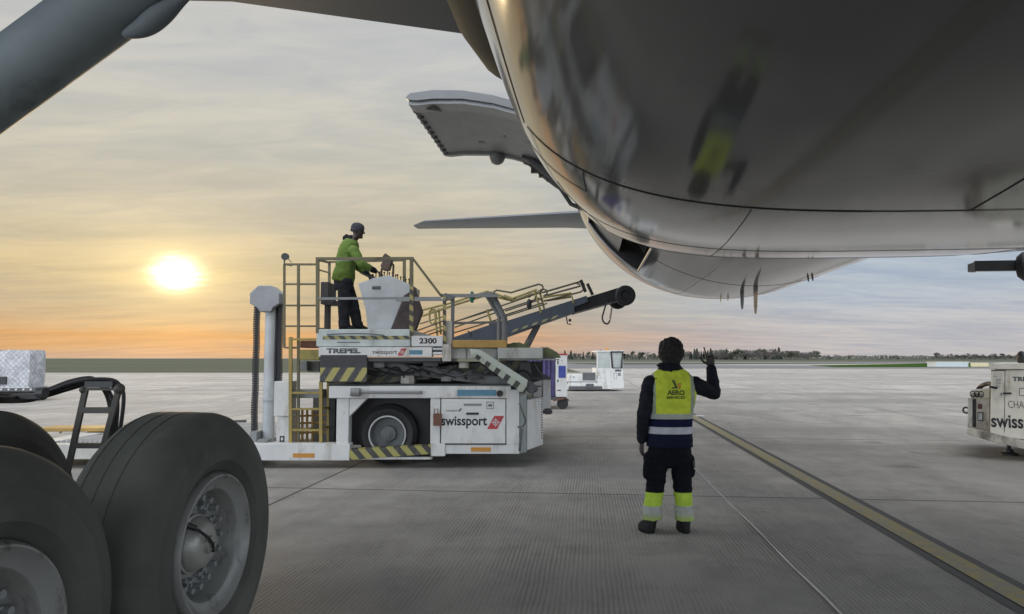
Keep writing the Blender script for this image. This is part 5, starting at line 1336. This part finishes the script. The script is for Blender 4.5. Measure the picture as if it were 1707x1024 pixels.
def head(b, c, fwd, h=.235, tilt=0):
    """skull, jaw, nose, brow, lips, ears; c = centre of head, fwd = facing"""
    fwd = Vector(fwd).normalized(); up0 = Vector((0, 0, 1)); up = (up0 - fwd * up0.dot(fwd)).normalized(); rt = fwd.cross(up); c = Vector(c); k = h / .235
    prof = [(-.118, .022, .030, .048), (-.105, .040, .050, .036), (-.085, .052, .066, .024), (-.055, .062, .080, .012), (-.02, .070, .090, .004), (.02, .075, .096, -.002), (.055, .075, .097, -.006), (.085, .064, .082, -.008), (.106, .042, .055, -.008), (.117, .012, .016, -.008)]
    b.loft([[c + (up * z + fwd * o + rt * rx * math.cos(a) + fwd * ry * math.sin(a)) * k for a in [2 * math.pi * j / 26 for j in range(26)]] for z, rx, ry, o in prof])
    b.cap(c + (fwd * .088 + up * .015) * k, .009 * k, c + (fwd * .112 - up * .022) * k, .014 * k, 10)
    for s_ in (-1, 1):
        b.cap(c + (fwd * .082 + up * .028 + rt * .012 * s_) * k, .011 * k, c + (fwd * .070 + up * .026 + rt * .048 * s_) * k, .010 * k, 8)
        b.ball(c + (rt * .077 * s_ - fwd * .008 - up * .006) * k, (.012 * k, .020 * k, .030 * k), 10, 8)
        b.cap(c + (fwd * .084 - up * .052 + rt * .0) * k, .009 * k, c + (fwd * .078 - up * .052 + rt * .022 * s_) * k, .006 * k, 8)
        b.ball(c + (rt * .016 * s_ + fwd * .096 - up * .02) * k, .009 * k, 8, 6)
    b.ball(c + (fwd * .084 - up * .098) * k, .018 * k, 10, 8)

# ---------- marshaller in the middle, seen from behind, right hand raised
YM = 6.6
q = lambda u, v, d=0.0: P(u, v, YM + d)
mar = thing('person', 'worker from behind in yellow vest over dark clothes standing with right hand raised', 'person', (q(1112, 888).x, YM, 0))
hc = q(1118, 588, .02); hc.z -= .01
nk0, nk1 = q(1118, 622, .02), q(1118, 604, .015)
shL, elL, wrL = q(1085, 640), q(1073, 692, -.03), q(1070, 736, .04)
shR, elR, wrR = q(1158, 642), q(1190, 655, .10), q(1186, 612, .16)
hipL, knL, anL = q(1098, 752), q(1092, 815, .02), q(1087, 872, -.0)
hipR, knR, anR = q(1134, 752), q(1138, 815, .02), q(1141, 873, -.0)
def tors(b, g=0.0, top=618, bot=770):
    rows = [(770, 1117, .165, .115), (752, 1117, .175, .125), (728, 1116, .172, .118), (700, 1117, .165, .110), (675, 1119, .175, .115), (652, 1120, .198, .122), (634, 1120, .205, .118), (624, 1119, .165, .095), (616, 1118, .10, .075)]
    rows = [r_ for r_ in rows if top <= r_[0] <= bot]
    b.loft([ellring(q(u, v, .02), rx + g, ry + g, pw=.85) for v, u, rx, ry in rows])
b = MB(); tors(b, -.012); b.cap(nk0, .062, nk1, .056); head(b, hc, (.05, 1, .02))
for sh_, e_, w_ in ((shL, elL, wrL), (shR, elR, wrR)): b.cap(sh_, .056, e_, .042); b.cap(e_, .042, w_, .027)
for h_l, k_, a_ in ((hipL, knL, anL), (hipR, knR, anR)): b.cap(h_l, .085, k_, .055); b.cap(k_, .055, a_, .040); b.cap(a_ - Vector((0, 0, .03)), .038, a_ + Vector((0, .12, -.055)), .028)
hand(b, wrL, (-.05, .10, -1), (1, .2, 0), -1, ((.35, .5, .4), (.4, .6, .4), (.45, .6, .5), (.5, .6, .5)), 1.0)
hand(b, wrR, (-.10, .12, 1), (-.15, 1, 0), 1, ((.03, .03, .03), (1.6, 1.6, 1.0), (1.6, 1.6, 1.0), (1.6, 1.6, 1.0)), 1.12, .15)
mesh_part('body', remeshed(b, .006, 5), SKIN, mar)
# hair: a full curly mop
b = MB(); rr = random.Random(9)
b.ball(hc + Vector((0, -.012, .030)), (.104, .116, .114), 24, 16); b.ball(hc + Vector((0, -.03, -.045)), (.088, .085, .085), 20, 12)
for i in range(260):
    z = rr.uniform(-.75, 1); a = rr.random() * 6.283; k = math.sqrt(1 - z * z); d = Vector((k * math.cos(a), k * math.sin(a), z))
    if d.y > .25 and z < .35: continue
    p = hc + Vector((d.x * .098, d.y * .112 - .012, d.z * .105 + .028)); b.ball(p, rr.uniform(.014, .030), 8, 6)
mesh_part('hair', remeshed(b, .007, 1, .006, .02), HAIRM, mar)
# jacket
b = MB(); tors(b, .010, 616, 752); b.cap(nk0 + Vector((0, 0, -.02)), .092, nk1 + Vector((0, -.005, -.005)), .078)
for sh_, e_, w_ in ((shL, elL, wrL), (shR, elR, wrR)): b.cap(sh_, .080, e_, .064); b.cap(e_, .064, e_ + (w_ - e_) * .90, .050)
cl = ellring(nk1 + Vector((0, 0, .01)), .088, .085)
b.loft([ellring(q(1116, 622, .01), .11, .10), ellring(q(1116, 610, .01), .105, .098), ellring(q(1115, 605, .0), .092, .088)])
b.cap(q(1106, 613, -.07), .022, q(1096, 609, -.05), .012); b.cap(q(1130, 614, -.07), .02, q(1138, 615, -.04), .012)
mesh_part('jacket', remeshed(b, .008, 3, .007, .075), NAVYJ, mar)
# trousers
zq = lambda v: q(1110, v, .0).z
TRM = worn('work_trousers', [(0, (.30, .38, .12)), (zq(860), (.32, .36, .24)), (zq(854.5), (.33, .34, .31)), (zq(842), (.36, .50, .06)), (zq(820), (.006, .0065, .010))])
b = MB()
b.loft([ellring(q(u, v, .02), rx, ry, pw=.85) for v, u, rx, ry in ((779, 1116, .10, .09), (770, 1116, .165, .125), (752, 1116, .188, .142), (738, 1117, .186, .138))])
for h_l, k_, a_ in ((hipL, knL, anL), (hipR, knR, anR)):
    k2 = k_ + Vector((0, 0, 0)); b.cap(h_l, .102, k2, .084); b.cap(k2, .084, a_ + Vector((0, 0, .11)), .076)
    b.loft([ellring(a_ + Vector((0, 0, z)), r, r * 1.05) for z, r in ((.035, .088), (.07, .086), (.15, .086))])
b.cap(q(1083, 762, -.02), .055, q(1082, 790, -.02), .06)     # bulging thigh pocket
b.cap(q(1150, 765, .0), .045, q(1151, 788, .0), .045)
tr = mesh_part('trousers', remeshed(b, .008, 3, .008, .07), TRM, mar)
# vest
VM = worn('hi_vis_vest', [(0, (.008, .010, .026)), (zq(722), (.42, .43, .46)), (zq(710.5), (.008, .010, .035)), (zq(697.5), (.36, .38, .33)), (zq(689), (.52, .61, .055))], (q(1118.5, 650).x, .158, .202, zq(689), (.30, .34, .25)))
b = MB()
rows = [(744, 1116, .212, .155), (728, 1116, .206, .150), (700, 1117, .202, .142), (675, 1118.5, .212, .144), (655, 1119.5, .224, .146), (640, 1119.5, .228, .144), (628, 1119.5, .196, .125), (620, 1119, .150, .110), (616, 1118.5, .12, .095)]
b.loft([ellring(q(u, v, .02), rx, ry, pw=.82) for v, u, rx, ry in rows])
vm = remeshed(b, .008, 3, .006, .09)
ve = mesh_part('safety_vest', vm, VM, mar)
bv = BVHTree.FromPolygons([v.co + WL[ve.name] for v in ve.data.vertices], [p.vertices[:] for p in ve.data.polygons])
VINK = mat('vest_print_dark', (.06, .075, .02), .7)
def vtext(s, u0, v0, u1, v1, bold):
    a, c = q(u0, v1, -.3), q(u1, v0, -.3); k = (YM - .12) / (YM - .3); a = P(u0, v1, YM - .12); c = P(u1, v0, YM - .12); a.y = c.y = YM - .3
    return lettering(s, a, c.x - a.x, c.z - a.z, VINK, ve, bold=bold, conform=bv, off=.003)
vtext('AERO', 1112, 650.5, 1141, 659, .03); vtext('SERVICES', 1110.5, 660.5, 1141.5, 665, .02)
def vpatch(pts, m, name):
    b = MB(); P3 = []
    for u, v in pts:
        p = P(u, v, YM - .12); h = bv.ray_cast(Vector((p.x, YM - .4, p.z)), Vector((0, 1, 0)), 2); P3.append((h[0] if h[0] else p) + Vector((0, -.005, 0)))
    b.prism(P3, (0, .003, 0)); return b.build(name, m, ve, smooth=False)
VO = mat('vest_print_orange', (.50, .24, .03), .7)
vpatch([(1120, 634), (1124, 634), (1129, 646), (1125, 646)], VINK, 'emblem'); vpatch([(1119, 648), (1130, 648), (1128, 645.5), (1121, 645.5)], VINK, 'emblem')
vpatch([(1129, 640), (1136, 638), (1135, 641.5), (1130, 643)], VO, 'emblem'); vpatch([(1130, 643.5), (1135, 642.5), (1134.5, 649), (1131, 649)], VO, 'emblem')
# boots
for a_, tx in ((anL, -.07), (anR, -.005)):
    b = MB(); x, y = a_.x, a_.y
    b.loft([[Vector((x + cx_ + rx * math.cos(t_), y + cy_ + ry * math.sin(t_), z)) for t_ in [2 * math.pi * j / 24 for j in range(24)]] for z, cx_, cy_, rx, ry in
            ((.0, tx * .6, .055, .052 + abs(tx) * .3, .145), (.03, tx * .6, .055, .055 + abs(tx) * .3, .148), (.06, tx * .5, .045, .054 + abs(tx) * .25, .135), (.09, tx * .2, .015, .055, .10), (.13, 0, 0, .056, .07), (.17, 0, 0, .055, .066))])
    mesh_part('boot', remeshed(b, .006, 3, .003, .04), BOOT, mar)
# things held: nothing; a pale headset cord trails from the thigh
cord = MB(); p0_ = q(1157, 776, -.06); gpts = [G(1215, 838), G(1300, 923), G(1398, 1020), G(1500, 1122)]
pts = [p0_, p0_ + Vector((.004, -.012, -.03))]
tgt = G(1225, 848); tgt.z = .006
for i in range(1, 9):
    w = i / 8; u = 1159 + 66 * w; v = 782 + 66 * w; d = ray(u, v); Yq = (p0_.y) * (1 - w) + tgt.y * w; pts.append(CAM + d * (Yq / d.y))
for i in range(1, 13):
    w = i / 12; g_ = G(1225 + 300 * w, 848 + 300 * w); g_.z = .006; g_.x += .006 * math.sin(i * 1.3); pts.append(g_)
cord.tube(pts, .006, 6); co = cord.build('headset_cord', mat('pale_cord', (.55, .55, .50), .6), None); custom(co, 'thin pale cord running from the standing worker\'s thigh across the concrete', 'cord')
b = MB(); b.cap(q(1156, 770, -.07), .014, q(1157, 779, -.07), .010); b.build('cord_clip', BLACK, mar)

# ---------- operator on the platform
YO = Y0 + .98
zfl = P(590, 549, Y0 + .03).z
def W_(u, v, d=0.0): return P(u, v, YO + d)
ope = thing('person', 'operator in green hi-vis jacket and dark beanie leaning over the loader console', 'person', (W_(585, 549).x, YO, zfl))
hd = W_(596.5, 385); hipc = W_(576, 462); chest = W_(580, 418)
fw = Vector((1, -.05, -.16))
an = [(W_(574, 538, -.10), W_(573, 505, -.10)), (W_(596, 540, .10), W_(588, 505, .10))]
for i in range(2): an[i][0].z = zfl + .10
arms = [((W_(590, 418, -.20), W_(602, 440, -.24), W_(626, 452, -.10))), ((W_(588, 418, .16), W_(598, 446, .22), W_(614, 458, .12)))]
b = MB(); head(b, hd, fw, .235); b.cap(W_(584, 408), .06, W_(594, 394), .056)
def otors(b, g):
    rows = [((573, 472), .165, .125), ((575, 455), .17, .13), ((577, 435), .175, .135), ((581, 418), .195, .13), ((585, 406), .17, .105), ((587, 400), .10, .07)]
    b.loft([ellring(W_(*p), rx + g, ry + g, tilt=(.26, 0, 1), pw=.9, f=(1, 0, 0)) for p, rx, ry in rows])
otors(b, -.01)
for s_, e_, w_ in arms: b.cap(s_, .055, e_, .042); b.cap(e_, .042, w_, .028)
for i, (a_, k_) in enumerate(an):
    h_ = W_(575, 468, -.09 + .18 * i); b.cap(h_, .09, k_, .058); b.cap(k_, .058, a_, .042); b.cap(a_, .04, a_ + Vector((.12, 0, -.05)), .03)
hand(b, arms[0][2], (1, .25, -.35), (0, .3, -1), 1, ((.5, .6, .4), (.6, .7, .5), (.6, .7, .5), (.7, .7, .5)))
hand(b, arms[1][2], (1, -.1, -.3), (0, -.3, -1), -1, ((.5, .6, .4), (.6, .7, .5), (.6, .7, .5), (.7, .7, .5)))
mesh_part('body', remeshed(b, .0065, 5), SKIN2, ope)
JM = worn('hi_vis_jacket', [(0, (.10, .15, .03)), (W_(0, 458).z, (.125, .19, .045)), (W_(0, 438).z, (.30, .34, .26)), (W_(0, 433).z, (.135, .21, .05))])
b = MB(); otors(b, .024); b.loft([ellring(W_(*p), rx, ry, tilt=(.2, 0, 1), pw=.9, f=(1, 0, 0)) for p, rx, ry in (((571, 470), .20, .170), ((573, 462), .202, .172), ((575, 450), .195, .16))])
for s_, e_, w_ in arms: b.cap(s_, .085, e_, .068); b.cap(e_, .068, e_ + (w_ - e_) * .55, .058)
mesh_part('jacket', remeshed(b, .009, 4, .007, .13), JM, ope)
for s_, e_, w_ in arms:
    b = MB(); b.cap(e_ + (w_ - e_) * .45, .055, e_ + (w_ - e_) * .95, .042); mesh_part('cuff', remeshed(b, .008, 3, .006, .06), NAVYJ, ope)
b = MB()
b.cap(W_(578, 399), .055, W_(586, 398), .06); b.cap(W_(575, 397), .04, W_(578, 394), .035)
mesh_part('hood', remeshed(b, .008, 3, .006, .06), NAVYJ, ope)
b = MB()
b.loft([ellring(W_(*p), rx, ry, pw=.9, f=(1, 0, 0)) for p, rx, ry in (((573, 484), .17, .145), ((573, 470), .185, .155), ((575, 460), .185, .150))])
for i, (a_, k_) in enumerate(an):
    h_ = W_(575, 470, -.09 + .18 * i); b.cap(h_, .115, k_, .092); b.cap(k_, .092, a_, .086); b.loft([ellring(a_ + Vector((0, 0, z)), r, r * 1.05) for z, r in ((-.03, .09), (.06, .09))])
mesh_part('trousers', remeshed(b, .009, 4, .007, .13), mat('charcoal_trousers', (.024, .025, .029), .9, spec=.12, var=.3, vscale=9), ope)
b = MB(); k = Vector((1, 0, -.16)).normalized(); up_ = Vector((.16, 0, 1)).normalized()
b.loft([[hd + up_ * z + k * (o_ + ry * math.sin(t_)) + Vector((0, 1, 0)) * rx * math.cos(t_) for t_ in [2 * math.pi * j / 26 for j in range(26)]] for z, rx, ry, o_ in ((-.022, .080, .100, -.022), (.005, .084, .106, -.014), (.03, .086, .108, -.010), (.06, .087, .109, -.010), (.095, .076, .095, -.012), (.12, .05, .062, -.012), (.132, .014, .018, -.012))])
mesh_part('beanie', remeshed(b, .007, 2), BEANIE, ope)
for a_, kx in zip((an[0][0], an[1][0]), (0, 0)):
    b = MB(); x, y = a_.x, a_.y
    b.loft([[Vector((x + cx_ + rx * math.cos(t_), y + ry * math.sin(t_), zfl + z)) for t_ in [2 * math.pi * j / 24 for j in range(24)]] for z, cx_, rx, ry in ((.002, .06, .15, .055), (.03, .06, .152, .057), (.06, .05, .135, .055), (.10, .01, .09, .056), (.16, 0, .07, .058))])
    mesh_part('boot', remeshed(b, .007, 3), BOOT, ope)
